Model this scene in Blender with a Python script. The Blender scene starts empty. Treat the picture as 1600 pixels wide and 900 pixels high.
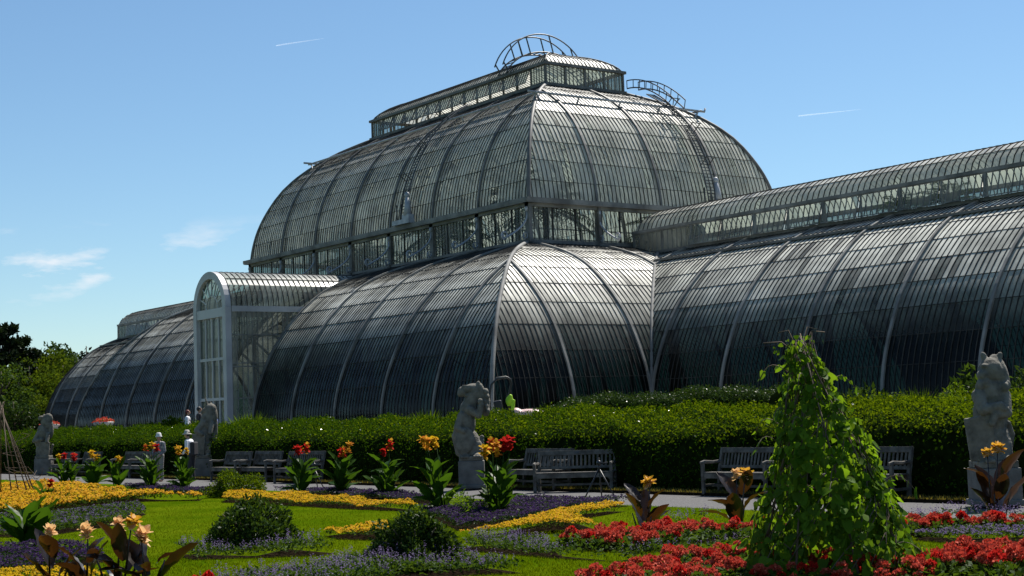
import bpy, math, random
import numpy as np
from mathutils import Vector, Matrix, Euler
random.seed(7); rng = np.random.default_rng(7)
PI = math.pi
scene = bpy.context.scene
col = scene.collection

# ------------------------------------------------------------------ camera
cam_d = bpy.data.cameras.new('camera'); cam = bpy.data.objects.new('camera', cam_d); col.objects.link(cam)
CAM = Vector((65.853, -46.973, 1.8))
YAW, PITCH, ROLL = 0.94082, 0.08245, -0.0358
cam.matrix_world = (Matrix.Translation(CAM) @ Matrix.Rotation(YAW, 4, 'Z') @ Matrix.Rotation(PI/2 + PITCH, 4, 'X')
                    @ Matrix.Rotation(ROLL, 4, 'Z'))
cam_d.sensor_width = 36.0; cam_d.lens = 36.0 * 2396.917 / 1600.0
cam_d.clip_start = 0.1; cam_d.clip_end = 60000
scene.camera = cam

# ------------------------------------------------------------------ light
SUN_EL, SUN_AZ = math.radians(57), math.radians(-20)      # azimuth from +Y towards +X
world = bpy.data.worlds.new('World'); scene.world = world; world.use_nodes = True
wn, wl = world.node_tree.nodes, world.node_tree.links
for n in list(wn): wn.remove(n)
w_out = wn.new('ShaderNodeOutputWorld'); w_bg = wn.new('ShaderNodeBackground'); w_sky = wn.new('ShaderNodeTexSky')
w_sky.sky_type = 'NISHITA'; w_sky.sun_disc = False
w_sky.sun_elevation = SUN_EL; w_sky.sun_rotation = SUN_AZ
w_sky.altitude = 0; w_sky.air_density = 1.0; w_sky.dust_density = 0.15; w_sky.ozone_density = 5.2
w_bg.inputs['Strength'].default_value = 0.071
# thin fair-weather cumulus low over the horizon, all the way round
tc = wn.new('ShaderNodeTexCoord'); sep = wn.new('ShaderNodeSeparateXYZ'); wl.new(tc.outputs['Generated'], sep.inputs[0])
def wmath(op, a, b=None, c=None):
    n = wn.new('ShaderNodeMath'); n.operation = op
    for k, v in enumerate((a, b, c)):
        if v is None: continue
        if isinstance(v, (int, float)): n.inputs[k].default_value = v
        else: wl.new(v, n.inputs[k])
    return n.outputs[0]
mapn = wn.new('ShaderNodeMapping'); mapn.inputs['Scale'].default_value = (7, 7, 26); mapn.inputs['Location'].default_value = (3.7, 1.5, 0.2)
wl.new(tc.outputs['Generated'], mapn.inputs[0])
cn = wn.new('ShaderNodeTexNoise'); cn.inputs['Scale'].default_value = 1.6; cn.inputs['Detail'].default_value = 7; cn.inputs['Roughness'].default_value = 0.58
wl.new(mapn.outputs[0], cn.inputs['Vector'])
cov = wmath('MULTIPLY', wmath('SUBTRACT', cn.outputs['Fac'], 0.545), 12.0)
band = wmath('MULTIPLY', wmath('SMOOTH_MIN', wmath('MULTIPLY', wmath('SUBTRACT', sep.outputs['Z'], 0.07), 30), 1, 0.1),
             wmath('SMOOTH_MIN', wmath('MULTIPLY', wmath('SUBTRACT', 0.135, sep.outputs['Z']), 25), 1, 0.1))
n_cl = wn.new('ShaderNodeClamp'); wl.new(wmath('MULTIPLY', wmath('MAXIMUM', cov, 0), wmath('MAXIMUM', band, 0)), n_cl.inputs[0])
mixc = wn.new('ShaderNodeMix'); mixc.data_type = 'RGBA'
wl.new(wmath('MULTIPLY', n_cl.outputs[0], 0.75), mixc.inputs['Factor']); tint = wn.new('ShaderNodeMix'); tint.data_type = 'RGBA'; tint.blend_type = 'MULTIPLY'; tint.inputs['Factor'].default_value = 1; tint.inputs['B'].default_value = (0.95, 1.03, 1.0, 1); wl.new(w_sky.outputs[0], tint.inputs['A']); wl.new(tint.outputs['Result'], mixc.inputs['A'])
mixc.inputs['B'].default_value = (7.6, 7.9, 8.3, 1)
wl.new(mixc.outputs['Result'], w_bg.inputs['Color']); wl.new(w_bg.outputs[0], w_out.inputs[0])

sun_d = bpy.data.lights.new('sun', 'SUN'); sun = bpy.data.objects.new('sun', sun_d); col.objects.link(sun)
sun_d.energy = 5.0; sun_d.angle = math.radians(0.53); sun_d.color = (1.0, 0.95, 0.87)
SDIR = Vector((math.sin(SUN_AZ)*math.cos(SUN_EL), math.cos(SUN_AZ)*math.cos(SUN_EL), math.sin(SUN_EL)))
sun.rotation_euler = SDIR.to_track_quat('Z', 'Y').to_euler(); sun.location = SDIR * 80
vs = scene.view_settings
vs.view_transform = 'Standard'; vs.look = 'None'; vs.gamma = 1.0; vs.use_curve_mapping = False; vs.exposure = 0.75
scene.cycles.use_denoising = True
scene.cycles.max_bounces = 8; scene.cycles.transparent_max_bounces = 16; scene.cycles.transmission_bounces = 4
scene.cycles.diffuse_bounces = 3; scene.cycles.glossy_bounces = 3
scene.cycles.sample_clamp_indirect = 6.0

# ------------------------------------------------------------------ materials
MATS = {}
def new_mat(name):
    m = bpy.data.materials.new(name); m.use_nodes = True
    for n in list(m.node_tree.nodes): m.node_tree.nodes.remove(n)
    MATS[name] = m
    return m, m.node_tree.nodes, m.node_tree.links
def noise_col(nt, lk, c0, c1, scale, detail=4, lo=0.35, hi=0.65, coord='Object', rough=0.55):
    t = nt.new('ShaderNodeTexCoord'); n = nt.new('ShaderNodeTexNoise'); r = nt.new('ShaderNodeValToRGB')
    n.inputs['Scale'].default_value = scale; n.inputs['Detail'].default_value = detail; n.inputs['Roughness'].default_value = rough
    lk.new(t.outputs[coord], n.inputs['Vector']); lk.new(n.outputs['Fac'], r.inputs[0])
    r.color_ramp.elements[0].position = lo; r.color_ramp.elements[1].position = hi
    r.color_ramp.elements[0].color = (*c0, 1); r.color_ramp.elements[1].color = (*c1, 1)
    return r.outputs[0], n.outputs['Fac']
def solid(name, c0, c1=None, scale=3.0, rough=0.6, bump=0.0, bscale=40, metallic=0.0, spec=0.5, coord='Object', lo=.35, hi=.65):
    m, nt, lk = new_mat(name)
    o = nt.new('ShaderNodeOutputMaterial'); b = nt.new('ShaderNodeBsdfPrincipled')
    b.inputs['Roughness'].default_value = rough; b.inputs['Metallic'].default_value = metallic
    b.inputs['Specular IOR Level'].default_value = spec
    if c1 is None: b.inputs['Base Color'].default_value = (*c0, 1)
    else:
        cc, _ = noise_col(nt, lk, c0, c1, scale, coord=coord, lo=lo, hi=hi); lk.new(cc, b.inputs['Base Color'])
    if bump:
        t = nt.new('ShaderNodeTexCoord'); n = nt.new('ShaderNodeTexNoise'); bp = nt.new('ShaderNodeBump')
        n.inputs['Scale'].default_value = bscale; n.inputs['Detail'].default_value = 5
        bp.inputs['Strength'].default_value = bump; bp.inputs['Distance'].default_value = 0.02
        lk.new(t.outputs[coord], n.inputs['Vector']); lk.new(n.outputs['Fac'], bp.inputs['Height']); lk.new(bp.outputs[0], b.inputs['Normal'])
    lk.new(b.outputs[0], o.inputs[0])
    return m
def leafy(name, c0, c1, trans=0.35, tcol=None, rough=0.5, scale=1.5, spec=0.03):
    """leaf or petal: coated diffuse front with light passing through; colour varies from leaf to leaf"""
    m, nt, lk = new_mat(name)
    o = nt.new('ShaderNodeOutputMaterial'); b = nt.new('ShaderNodeBsdfPrincipled'); t = nt.new('ShaderNodeBsdfTranslucent'); mx = nt.new('ShaderNodeMixShader')
    g = nt.new('ShaderNodeNewGeometry'); r = nt.new('ShaderNodeValToRGB')
    kk = .62
    c0 = tuple(c*kk for c in c0); c1 = tuple(c*kk for c in c1); tcol = tuple(c*.75 for c in tcol) if tcol else None
    r.color_ramp.elements[0].color = (*c0, 1); r.color_ramp.elements[1].color = (*c1, 1)
    lk.new(g.outputs['Random Per Island'], r.inputs[0]); lk.new(r.outputs[0], b.inputs['Base Color'])
    b.inputs['Roughness'].default_value = rough; b.inputs['Specular IOR Level'].default_value = spec
    if tcol is None:
        tm = nt.new('ShaderNodeMix'); tm.data_type = 'RGBA'; tm.blend_type = 'MULTIPLY'; tm.inputs['Factor'].default_value = 1
        lk.new(r.outputs[0], tm.inputs['A']); tm.inputs['B'].default_value = (1.9, 1.7, 0.55, 1); lk.new(tm.outputs['Result'], t.inputs[0])
    else: t.inputs[0].default_value = (*tcol, 1)
    mx.inputs[0].default_value = trans
    lk.new(b.outputs[0], mx.inputs[1]); lk.new(t.outputs[0], mx.inputs[2]); lk.new(mx.outputs[0], o.inputs[0])
    return m
def glass_mat(name, tint, dirt, fac, rough, translucent=0.25, steep_shade=0.12):
    """old glass: patchy grime, with sunlit flatter panes and shaded upright ones painted in by slope"""
    m, nt, lk = new_mat(name)
    o = nt.new('ShaderNodeOutputMaterial')
    tr = nt.new('ShaderNodeBsdfTransparent'); tr.inputs[0].default_value = (*tint, 1)
    df = nt.new('ShaderNodeBsdfDiffuse'); tl = nt.new('ShaderNodeBsdfTranslucent'); gl = nt.new('ShaderNodeBsdfGlossy')
    gl.inputs['Roughness'].default_value = rough
    cc, f = noise_col(nt, lk, tuple(c*0.55 for c in dirt), dirt, 0.55, detail=6, lo=.3, hi=.7)
    lk.new(cc, df.inputs[0]); lk.new(cc, tl.inputs[0])
    g = nt.new('ShaderNodeNewGeometry')
    m1 = nt.new('ShaderNodeMixShader'); m1.inputs[0].default_value = translucent; lk.new(df.outputs[0], m1.inputs[1]); lk.new(tl.outputs[0], m1.inputs[2])
    def mt(op, a, b):
        n = nt.new('ShaderNodeMath'); n.operation = op
        for k, v in enumerate((a, b)):
            if isinstance(v, (int, float)): n.inputs[k].default_value = v
            else: lk.new(v, n.inputs[k])
        return n.outputs[0]
    # grime differs from pane to pane; the slope ramp paints sun on flat panes, shade below
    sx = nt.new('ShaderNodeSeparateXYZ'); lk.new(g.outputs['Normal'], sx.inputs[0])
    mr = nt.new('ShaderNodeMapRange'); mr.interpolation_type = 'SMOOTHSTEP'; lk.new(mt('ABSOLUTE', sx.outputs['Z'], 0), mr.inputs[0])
    mr.inputs[1].default_value = 0.36; mr.inputs[2].default_value = 0.90; mr.inputs[3].default_value = steep_shade; mr.inputs[4].default_value = 1.0
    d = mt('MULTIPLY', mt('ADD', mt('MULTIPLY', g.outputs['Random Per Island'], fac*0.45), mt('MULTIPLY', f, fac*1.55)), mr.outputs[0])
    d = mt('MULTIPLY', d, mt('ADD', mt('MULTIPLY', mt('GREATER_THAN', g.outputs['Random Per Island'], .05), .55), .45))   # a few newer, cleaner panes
    m2 = nt.new('ShaderNodeMixShader'); lk.new(d, m2.inputs[0]); lk.new(tr.outputs[0], m2.inputs[1]); lk.new(m1.outputs[0], m2.inputs[2])
    lw = nt.new('ShaderNodeLayerWeight'); lw.inputs[0].default_value = 0.5
    fr = mt('ADD', mt('MULTIPLY', mt('POWER', lw.outputs['Facing'], 5.0), 0.93), 0.014)
    g2 = nt.new('ShaderNodeBsdfGlossy'); g2.inputs['Roughness'].default_value = rough*2.6; gm = nt.new('ShaderNodeMixShader'); gm.inputs[0].default_value = .45
    lk.new(gl.outputs[0], gm.inputs[1]); lk.new(g2.outputs[0], gm.inputs[2])
    m3 = nt.new('ShaderNodeMixShader'); lk.new(fr, m3.inputs[0]); lk.new(m2.outputs[0], m3.inputs[1]); lk.new(gm.outputs[0], m3.inputs[2])
    lk.new(m3.outputs[0], o.inputs[0])
    return m
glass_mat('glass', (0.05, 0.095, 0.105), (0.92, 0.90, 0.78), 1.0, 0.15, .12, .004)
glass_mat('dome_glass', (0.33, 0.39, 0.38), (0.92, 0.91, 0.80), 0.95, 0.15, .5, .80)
glass_mat('clear_glass', (0.46, 0.53, 0.50), (0.80, 0.82, 0.76), 0.50, 0.12, .4, .45)
glass_mat('door_glass', (0.45, 0.55, 0.52), (0.55, 0.60, 0.56), 0.22, 0.08)
solid('paint', (0.10, 0.10, 0.096), (0.23, 0.23, 0.22), scale=0.9, rough=0.7, bump=.15, spec=.2)
solid('iron', (0.07, 0.068, 0.064), (0.15, 0.145, 0.135), scale=1.1, rough=0.6, bump=.15)
solid('bar_paint', (0.022, 0.022, 0.021), (0.055, 0.055, 0.052), scale=1.3, rough=0.8, spec=.1)
solid('white_paint', (0.30, 0.305, 0.32), (0.42, 0.425, 0.44), scale=0.7, rough=0.45)
solid('dark_metal', (0.04, 0.042, 0.045), (0.09, 0.09, 0.09), rough=0.5, metallic=0.3)
solid('grey_metal', (0.22, 0.24, 0.27), (0.34, 0.36, 0.40), rough=0.45)
solid('brown_wood', (0.10, 0.06, 0.04), (0.18, 0.11, 0.07), scale=2, rough=0.7)
solid('stone', (0.058, 0.053, 0.042), (0.17, 0.158, 0.13), scale=5.5, rough=0.9, bump=.8, bscale=22, lo=.25, hi=.6)
solid('plinth_stone', (0.085, 0.082, 0.075), (0.15, 0.146, 0.135), scale=3.5, rough=0.9, bump=.4, bscale=40)
solid('teak', (0.060, 0.056, 0.050), (0.135, 0.128, 0.116), scale=6, rough=0.85, bump=.3, bscale=60, spec=.15)
solid('terrace_stone', (0.22, 0.21, 0.19), (0.32, 0.31, 0.28), scale=1.5, rough=0.9)
solid('interior_floor', (0.035, 0.035, 0.03), (0.07, 0.065, 0.055), scale=1.5, rough=0.9)
solid('soil', (0.008, 0.006, 0.004), (0.022, 0.016, 0.010), scale=14, rough=1.0, bump=.8, bscale=30, spec=0)
solid('bark', (0.05, 0.038, 0.028), (0.10, 0.078, 0.058), scale=5, rough=0.95, bump=.6, bscale=18)
solid('twig', (0.06, 0.042, 0.030), (0.14, 0.10, 0.07), scale=7, rough=0.9)
solid('black', (0.012, 0.012, 0.013), rough=0.45)
solid('rubber', (0.02, 0.02, 0.02), rough=0.8)
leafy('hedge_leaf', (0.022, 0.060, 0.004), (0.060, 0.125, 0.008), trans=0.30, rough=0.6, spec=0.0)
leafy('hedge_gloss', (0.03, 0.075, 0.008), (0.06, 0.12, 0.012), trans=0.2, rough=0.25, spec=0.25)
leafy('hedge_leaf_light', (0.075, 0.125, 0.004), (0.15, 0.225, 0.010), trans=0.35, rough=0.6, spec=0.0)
leafy('leaf_dark', (0.018, 0.045, 0.012), (0.045, 0.085, 0.020), trans=0.25, rough=0.35)
leafy('leaf_mid', (0.035, 0.075, 0.014), (0.075, 0.135, 0.025), trans=0.35)
leafy('leaf_bright', (0.07, 0.14, 0.015), (0.14, 0.24, 0.03), trans=0.45)
leafy('tree_light', (0.045, 0.085, 0.010), (0.11, 0.16, 0.02), trans=0.35, spec=0)
leafy('pine', (0.010, 0.020, 0.010), (0.024, 0.042, 0.016), trans=0.12)
leafy('palm_leaf', (0.06, 0.12, 0.03), (0.13, 0.22, 0.06), trans=0.35)
leafy('canna_green', (0.018, 0.055, 0.008), (0.060, 0.140, 0.016), trans=0.42, rough=0.4, spec=.08)
leafy('canna_bronze', (0.014, 0.009, 0.008), (0.034, 0.020, 0.013), trans=0.16, tcol=(0.12, 0.045, 0.008), rough=0.30, spec=.5)
leafy('vine_leaf', (0.07, 0.17, 0.012), (0.20, 0.36, 0.035), trans=0.5)
leafy('petal_red', (0.42, 0.008, 0.012), (0.62, 0.03, 0.02), trans=0.35, tcol=(0.85, 0.04, 0.03), rough=.6)
leafy('petal_scarlet', (0.55, 0.045, 0.028), (1.05, 0.27, 0.18), trans=0.25, tcol=(0.8, 0.10, 0.06), rough=.6)
leafy('petal_yellow', (0.62, 0.36, 0.01), (0.80, 0.52, 0.02), trans=0.35, tcol=(0.9, 0.60, 0.02), rough=.6)
leafy('petal_gold', (0.68, 0.34, 0.012), (0.86, 0.52, 0.03), trans=0.35, tcol=(0.95, 0.5, 0.05), rough=.6)
leafy('petal_peach', (1.05, 0.58, 0.25), (1.2, 0.86, 0.48), trans=0.35, tcol=(1.15, 0.72, 0.32), rough=.6)
leafy('petal_orange', (0.62, 0.16, 0.02), (0.75, 0.30, 0.05), trans=0.4, tcol=(0.95, 0.36, 0.05), rough=.6)
leafy('petal_purple', (0.028, 0.018, 0.052), (0.080, 0.054, 0.115), trans=0.2, tcol=(0.11, 0.05, 0.22), rough=.6)
leafy('petal_lilac', (0.12, 0.09, 0.20), (0.26, 0.21, 0.36), trans=0.25, tcol=(0.30, 0.22, 0.45), rough=.6)
leafy('grass_blade', (0.080, 0.125, 0.002), (0.130, 0.190, 0.004), trans=0.40, rough=.8, spec=0.0)
leafy('dry_grass', (0.13, 0.12, 0.035), (0.26, 0.23, 0.08), trans=0.3, rough=.7)

# ------------------------------------------------------------------ mesh helpers
def link(name, me, parent=None):
    o = bpy.data.objects.new(name, me); col.objects.link(o)
    if parent is not None: o.parent = parent
    return o
def tag(o, label=None, cat=None, group=None, kind=None):
    if label: o['label'] = label
    if cat: o['category'] = cat
    if group: o['group'] = group
    if kind: o['kind'] = kind
    return o
def thing(name, label, cat, loc=(0, 0, 0), rz=0.0, group=None):
    o = link(name, None); o.location = loc; o.rotation_euler = (0, 0, rz); o.empty_display_size = 0.3
    return tag(o, label, cat, group)
def copy_tree(o, parent=None):
    c = o.copy(); col.objects.link(c); c.parent = parent
    for ch in list(o.children): copy_tree(ch, c)
    return c
def as_mats(mats): return [MATS[m] for m in ([mats] if isinstance(mats, str) else mats)]
def np_mesh(name, V, F, mats, mi=None, smooth=False):
    """V (n,3) float, F (m,k) int"""
    V = np.asarray(V, np.float32); F = np.asarray(F, np.int32); k = F.shape[1]; m = len(F)
    me = bpy.data.meshes.new(name); me.vertices.add(len(V)); me.vertices.foreach_set('co', V.ravel())
    me.loops.add(m*k); me.loops.foreach_set('vertex_index', F.ravel())
    me.polygons.add(m); me.polygons.foreach_set('loop_start', np.arange(0, m*k, k, dtype=np.int32))
    for x in as_mats(mats): me.materials.append(x)
    if mi is not None: me.polygons.foreach_set('material_index', np.asarray(mi, np.int32))
    if smooth: me.polygons.foreach_set('use_smooth', np.ones(m, bool))
    me.update(calc_edges=True)
    return me
class MB:
    def __init__(s): s.v = []; s.f = []; s.m = []
    def add(s, vs, fs, mi=0):
        n = len(s.v); s.v += [tuple(v) for v in vs]; s.f += [tuple(i+n for i in f) for f in fs]; s.m += [mi]*len(fs); return s
    def box(s, c, d, rot=None, mi=0):
        p = [Vector((x*d[0]/2, y*d[1]/2, z*d[2]/2)) for x in (-1, 1) for y in (-1, 1) for z in (-1, 1)]
        if rot is not None: R = Euler(rot).to_matrix(); p = [R @ q for q in p]
        c = Vector(c)
        return s.add([c+q for q in p], [(0, 1, 3, 2), (4, 6, 7, 5), (0, 4, 5, 1), (2, 3, 7, 6), (0, 2, 6, 4), (1, 5, 7, 3)], mi)
    def bar(s, p0, p1, w, h, upv=(0, 0, 1), mi=0, w1=None, h1=None):
        p0, p1 = Vector(p0), Vector(p1); t = (p1-p0).normalized(); u = Vector(upv)
        if abs(t.dot(u)) > .98: u = Vector((0, 1, 0))
        a = t.cross(u).normalized(); b = a.cross(t)
        w1 = w if w1 is None else w1; h1 = h if h1 is None else h1
        vs = [p0+a*x*w/2+b*z*h/2 for x, z in ((-1, -1), (1, -1), (1, 1), (-1, 1))] + [p1+a*x*w1/2+b*z*h1/2 for x, z in ((-1, -1), (1, -1), (1, 1), (-1, 1))]
        return s.add(vs, [(0, 1, 2, 3), (4, 7, 6, 5), (0, 4, 5, 1), (1, 5, 6, 2), (2, 6, 7, 3), (3, 7, 4, 0)], mi)
    def tube(s, pts, r, n=6, mi=0, caps=True):
        pts = [Vector(p) for p in pts]; rs = r if isinstance(r, (list, tuple)) else [r]*len(pts); vs = []; fs = []
        a = None
        for i, p in enumerate(pts):
            t = (pts[min(i+1, len(pts)-1)]-pts[max(i-1, 0)]).normalized()
            if a is None: a = t.orthogonal().normalized()
            a = (a - t*a.dot(t)).normalized(); b = t.cross(a)
            for k in range(n): q = 2*PI*k/n; vs.append(p+(a*math.cos(q)+b*math.sin(q))*rs[i])
        for i in range(len(pts)-1):
            for k in range(n): fs.append((i*n+k, i*n+(k+1) % n, (i+1)*n+(k+1) % n, (i+1)*n+k))
        if caps: fs += [tuple(range(n))[::-1], tuple(range((len(pts)-1)*n, len(pts)*n))]
        return s.add(vs, fs, mi)
    def lathe(s, prof, n=20, c=(0, 0, 0), mi=0):
        vs = [(c[0]+r*math.cos(2*PI*k/n), c[1]+r*math.sin(2*PI*k/n), c[2]+z) for r, z in prof for k in range(n)]
        fs = [(i*n+k, i*n+(k+1) % n, (i+1)*n+(k+1) % n, (i+1)*n+k) for i in range(len(prof)-1) for k in range(n)]
        return s.add(vs, fs, mi)
    def ell(s, c, r, rot=None, nu=14, nv=9, mi=0):
        R = Euler(rot).to_matrix() if rot is not None else None; c = Vector(c); vs = []; fs = []
        for j in range(nv+1):
            th = PI*j/nv
            for k in range(nu):
                ph = 2*PI*k/nu; q = Vector((r[0]*math.sin(th)*math.cos(ph), r[1]*math.sin(th)*math.sin(ph), r[2]*math.cos(th)))
                vs.append(c+(R @ q if R else q))
        for j in range(nv):
            for k in range(nu): fs.append((j*nu+k, (j+1)*nu+k, (j+1)*nu+(k+1) % nu, j*nu+(k+1) % nu))
        return s.add(vs, fs, mi)
    def mesh(s, name, mats, smooth=False):
        me = bpy.data.meshes.new(name); me.from_pydata(s.v, [], s.f)
        for x in as_mats(mats): me.materials.append(x)
        me.polygons.foreach_set('material_index', np.array(s.m, np.int32))
        if smooth: me.polygons.foreach_set('use_smooth', np.ones(len(s.f), bool))
        me.update(); return me
    def build(s, name, mats, parent=None, smooth=False, bevel=0.0):
        o = link(name, s.mesh(name, mats, smooth), parent)
        if bevel:
            b = o.modifiers.new('bevel', 'BEVEL'); b.width = bevel; b.segments = 2; b.limit_method = 'ANGLE'
        return o
def unit(a): return a/np.maximum(np.linalg.norm(a, axis=1, keepdims=True), 1e-9)
def leaf_cards(P, D, N, L, W, fold=0.15):
    """rhombic, slightly folded leaves: base P, direction D, normal N, length L, width W -> verts, quads"""
    D = unit(D); S = unit(np.cross(D, N)); N = np.cross(S, D); L = np.reshape(L, (-1, 1)); W = np.reshape(W, (-1, 1))
    mid = P + D*L*0.45 + N*W*fold
    V = np.stack([P, mid+S*W*0.5, P+D*L - N*W*fold*0.6, mid-S*W*0.5], 1).reshape(-1, 3)
    return V, np.arange(len(P)*4).reshape(-1, 4)
def rand_dirs(n): return unit(rng.normal(size=(n, 3)))
# ------------------------------------------------------------------ glasshouse
Z0 = 0.9                                           # terrace level
BAY = 3.81; LB = 3.7843
HX, HY, UX, UY = 5.5*LB, 15.24, 13.30, 7.61
LOW = [(0, .9), (0, 1.9), (.03, 2.35), (.13, 2.85), (.27, 3.35), (.46, 3.85), (.68, 4.35), (.93, 4.85), (1.22, 5.35), (1.56, 5.82), (1.95, 6.28),
       (2.36, 6.70), (2.80, 7.12), (3.25, 7.50), (3.75, 7.86), (4.3, 8.16), (4.95, 8.44), (5.66, 8.68), (6.5, 8.92), (7.61, 9.18)]
DOME = [(0, 10.95), (.05, 11.45), (.14, 12.0), (.28, 12.6), (.48, 13.2), (.74, 13.8), (1.05, 14.4), (1.42, 14.98), (1.9, 15.55), (2.45, 16.05),
        (3.1, 16.53), (3.8, 16.95), (4.5, 17.3), (5.18, 17.6)]
LANT = [(0, 18.66), (.12, 18.86), (.35, 19.08), (.7, 19.3), (1.15, 19.5), (1.75, 19.66), (2.43, 19.72)]
WLANT = [(0, 9.76), (.07, 10.0), (.22, 10.24), (.48, 10.48), (.85, 10.68), (1.35, 10.80), (1.95, 10.84)]
house = thing('glasshouse', 'huge Victorian glasshouse of curved glass and iron with domed centre and lower wings', 'glasshouse', (0, 0, Z0))
OFF = Vector((0, 0, -Z0))
class Prof:
    def __init__(s, pts):
        p = np.array(pts, float); s.p = p; d = np.hypot(*np.diff(p, axis=0).T); s.s = np.concatenate([[0], np.cumsum(d)]); s.L = s.s[-1]
    def at(s, t): return np.interp(t, s.s, s.p[:, 0]), np.interp(t, s.s, s.p[:, 1])
    def nrm(s, t):
        e = 0.05; a = s.at(max(t-e, 0)); b = s.at(min(t+e, s.L)); di, dz = b[0]-a[0], b[1]-a[1]; l = math.hypot(di, dz)
        return -dz/l, di/l                          # outward normal in (inset, z)
    def t_of_inset(s, i): return float(np.interp(i, s.p[:, 0] + np.arange(len(s.p))*1e-6, s.s))
LOWP, DOMEP, LANTP, WLP = Prof(LOW), Prof(DOME), Prof(LANT), Prof(WLANT)
def sweep(mb, mapf, prof, ts, af, w, h0, h1, mi=0):
    """rectangular bar along the profile at along-coordinate af(inset)"""
    ring = []
    for t in ts:
        i, z = prof.at(t); ni, nz = prof.nrm(t); a = af(i)
        ring.append([mapf(a-w/2, i+ni*h0, z+nz*h0), mapf(a+w/2, i+ni*h0, z+nz*h0), mapf(a+w/2, i+ni*h1, z+nz*h1), mapf(a-w/2, i+ni*h1, z+nz*h1)])
    vs = [Vector(p)+OFF for r in ring for p in r]; fs = []
    for k in range(len(ring)-1):
        b = 4*k; fs += [(b+q, b+(q+1) % 4, b+4+(q+1) % 4, b+4+q) for q in range(4)]
    fs += [(3, 2, 1, 0), tuple(4*(len(ring)-1)+q for q in range(4))]
    mb.add(vs, fs, mi)
def hipsweep(mb, mapf, prof, ts, af, w, h0, h1, mi=0):
    """bar along a hip or valley line (af changes with the inset): square tube about the line"""
    pts = []
    for t in ts:
        i, z = prof.at(t); ni, nz = prof.nrm(t); hm = (h0+h1)/2
        pts.append(Vector(mapf(af(i), i+ni*hm, z+nz*hm))+OFF)
    mb.tube(pts, w*0.62, n=8, mi=mi)
CAND = []                                         # panes that may become objects of their own
def glaze(sec, mapf, prof, a0, a1, t0, t1, rows, ribs, strips=16, rib_obj=True, step=None, cand=False, hips=(), barw=0.025, barh=0.035, fine=1.0, lapseg=None):
    """one curved face: sec = (bars MB, panes list, part object).  a0/a1: along limits as functions of the inset; ribs: along positions"""
    bars, panes, part = sec
    row_t = np.linspace(t0, t1, rows+1)
    sub = np.linspace(t0, t1, rows*2+1); NS = 5 if t1-t0 > 5 else 3
    def span(a):
        tt = np.linspace(t0, t1, 161); ok = []
        for t in tt:
            i, _ = prof.at(t)
            if a0(i)-1e-6 <= a <= a1(i)+1e-6: ok.append(t)
        return (ok[0], ok[-1]) if len(ok) > 2 else None
    lim_lo = min(a0(prof.at(t)[0]) for t in (t0, t1)); lim_hi = max(a1(prof.at(t)[0]) for t in (t0, t1))
    edges = []
    for k in range(len(ribs)-1):
        n = strips if not isinstance(strips, (list, tuple)) else strips[k]
        edges += list(np.linspace(ribs[k], ribs[k+1], n+1)[:-1])
    edges.append(ribs[-1])
    rset = [round(r, 4) for r in ribs]
    for a in edges:
        sp = span(a)
        if sp is None: continue
        ts = np.unique(np.concatenate([[sp[0]], sub[(sub > sp[0]) & (sub < sp[1])], [sp[1]]]))
        if rib_obj and min(abs(a-r) for r in ribs) < 1e-3:
            mb = MB(); sweep(mb, mapf, prof, ts, lambda i: a, 0.11, -0.16, 0.085); mb.build('rib', 'iron' if rib_obj == 'iron' else 'paint', part)
        else: sweep(bars, mapf, prof, ts, lambda i: a, barw, -0.01, barh)
    for t in row_t[1:-1]:                          # laps between the rows of panes
        i, z = prof.at(t); ni, nz = prof.nrm(t); lo, hi = a0(i), a1(i)
        if hi-lo < .2: continue
        seg = np.linspace(lo, hi, 2 if lapseg is None else lapseg)
        for q in range(len(seg)-1):
            vs = []
            for a in (seg[q], seg[q+1]):
                for dt, h in ((-.009, .0), (.009, .0), (.009, .018), (-.009, .018)):
                    i2, z2 = prof.at(t+dt); vs.append(Vector(mapf(a, i2+ni*h, z2+nz*h))+OFF)
            bars.add(vs, [(0, 1, 5, 4), (1, 2, 6, 5), (2, 3, 7, 6), (3, 0, 4, 7)])
    for e in range(len(edges)-1):
        al, ar = edges[e], edges[e+1]
        for k in range(rows):
            tt = np.linspace(row_t[k], row_t[k+1], NS); P = []; dl, dr = rng.normal(0, .0028, 2); good = 0; mid = rng.normal(0, .002)
            for q, t in enumerate(tt):
                i, z = prof.at(t); ni, nz = prof.nrm(t); lo, hi = a0(i), a1(i)
                l, r = min(max(al, lo), hi), min(max(ar, lo), hi)
                if r-l > 1e-3: good += 1
                lift = .012*(1-q/(NS-1))
                P += [Vector(mapf(l, i+ni*(dl+lift), z+nz*(dl+lift)))+OFF, Vector(mapf(r, i+ni*(dr+lift), z+nz*(dr+lift)))+OFF]
            if good == 0: continue
            rec = P
            if cand and good == NS: CAND.append((rec, part, panes))
            panes.append(rec)
def section(name, label=None):
    o = link(name, None, house)
    if label: o['label'] = label
    return MB(), [], o
def panes_mesh(lst, name='pane', mat='glass'):
    V = np.array([tuple(v) for r in lst for v in r], np.float32); F = []; b = 0
    for r in lst:
        for q in range(0, len(r)-2, 2): F.append((b+q, b+q+1, b+q+3, b+q+2))
        b += len(r)
    return np_mesh(name, V, F, mat, smooth=True)
def finish(sec, barmat='bar_paint', skip=(), mat='glass'):
    bars, panes, part = sec
    bars.build('glazing_bars', barmat, part)['kind'] = 'stuff'
    keep = [r for r in panes if id(r) not in skip]
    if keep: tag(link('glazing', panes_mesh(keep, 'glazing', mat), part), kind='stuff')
F_front = lambda hy: (lambda a, i, z: (a, -hy+i, z))
F_back = lambda hy: (lambda a, i, z: (-a, hy-i, z))
F_right = lambda hx: (lambda a, i, z: (hx-i, a, z))
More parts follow.
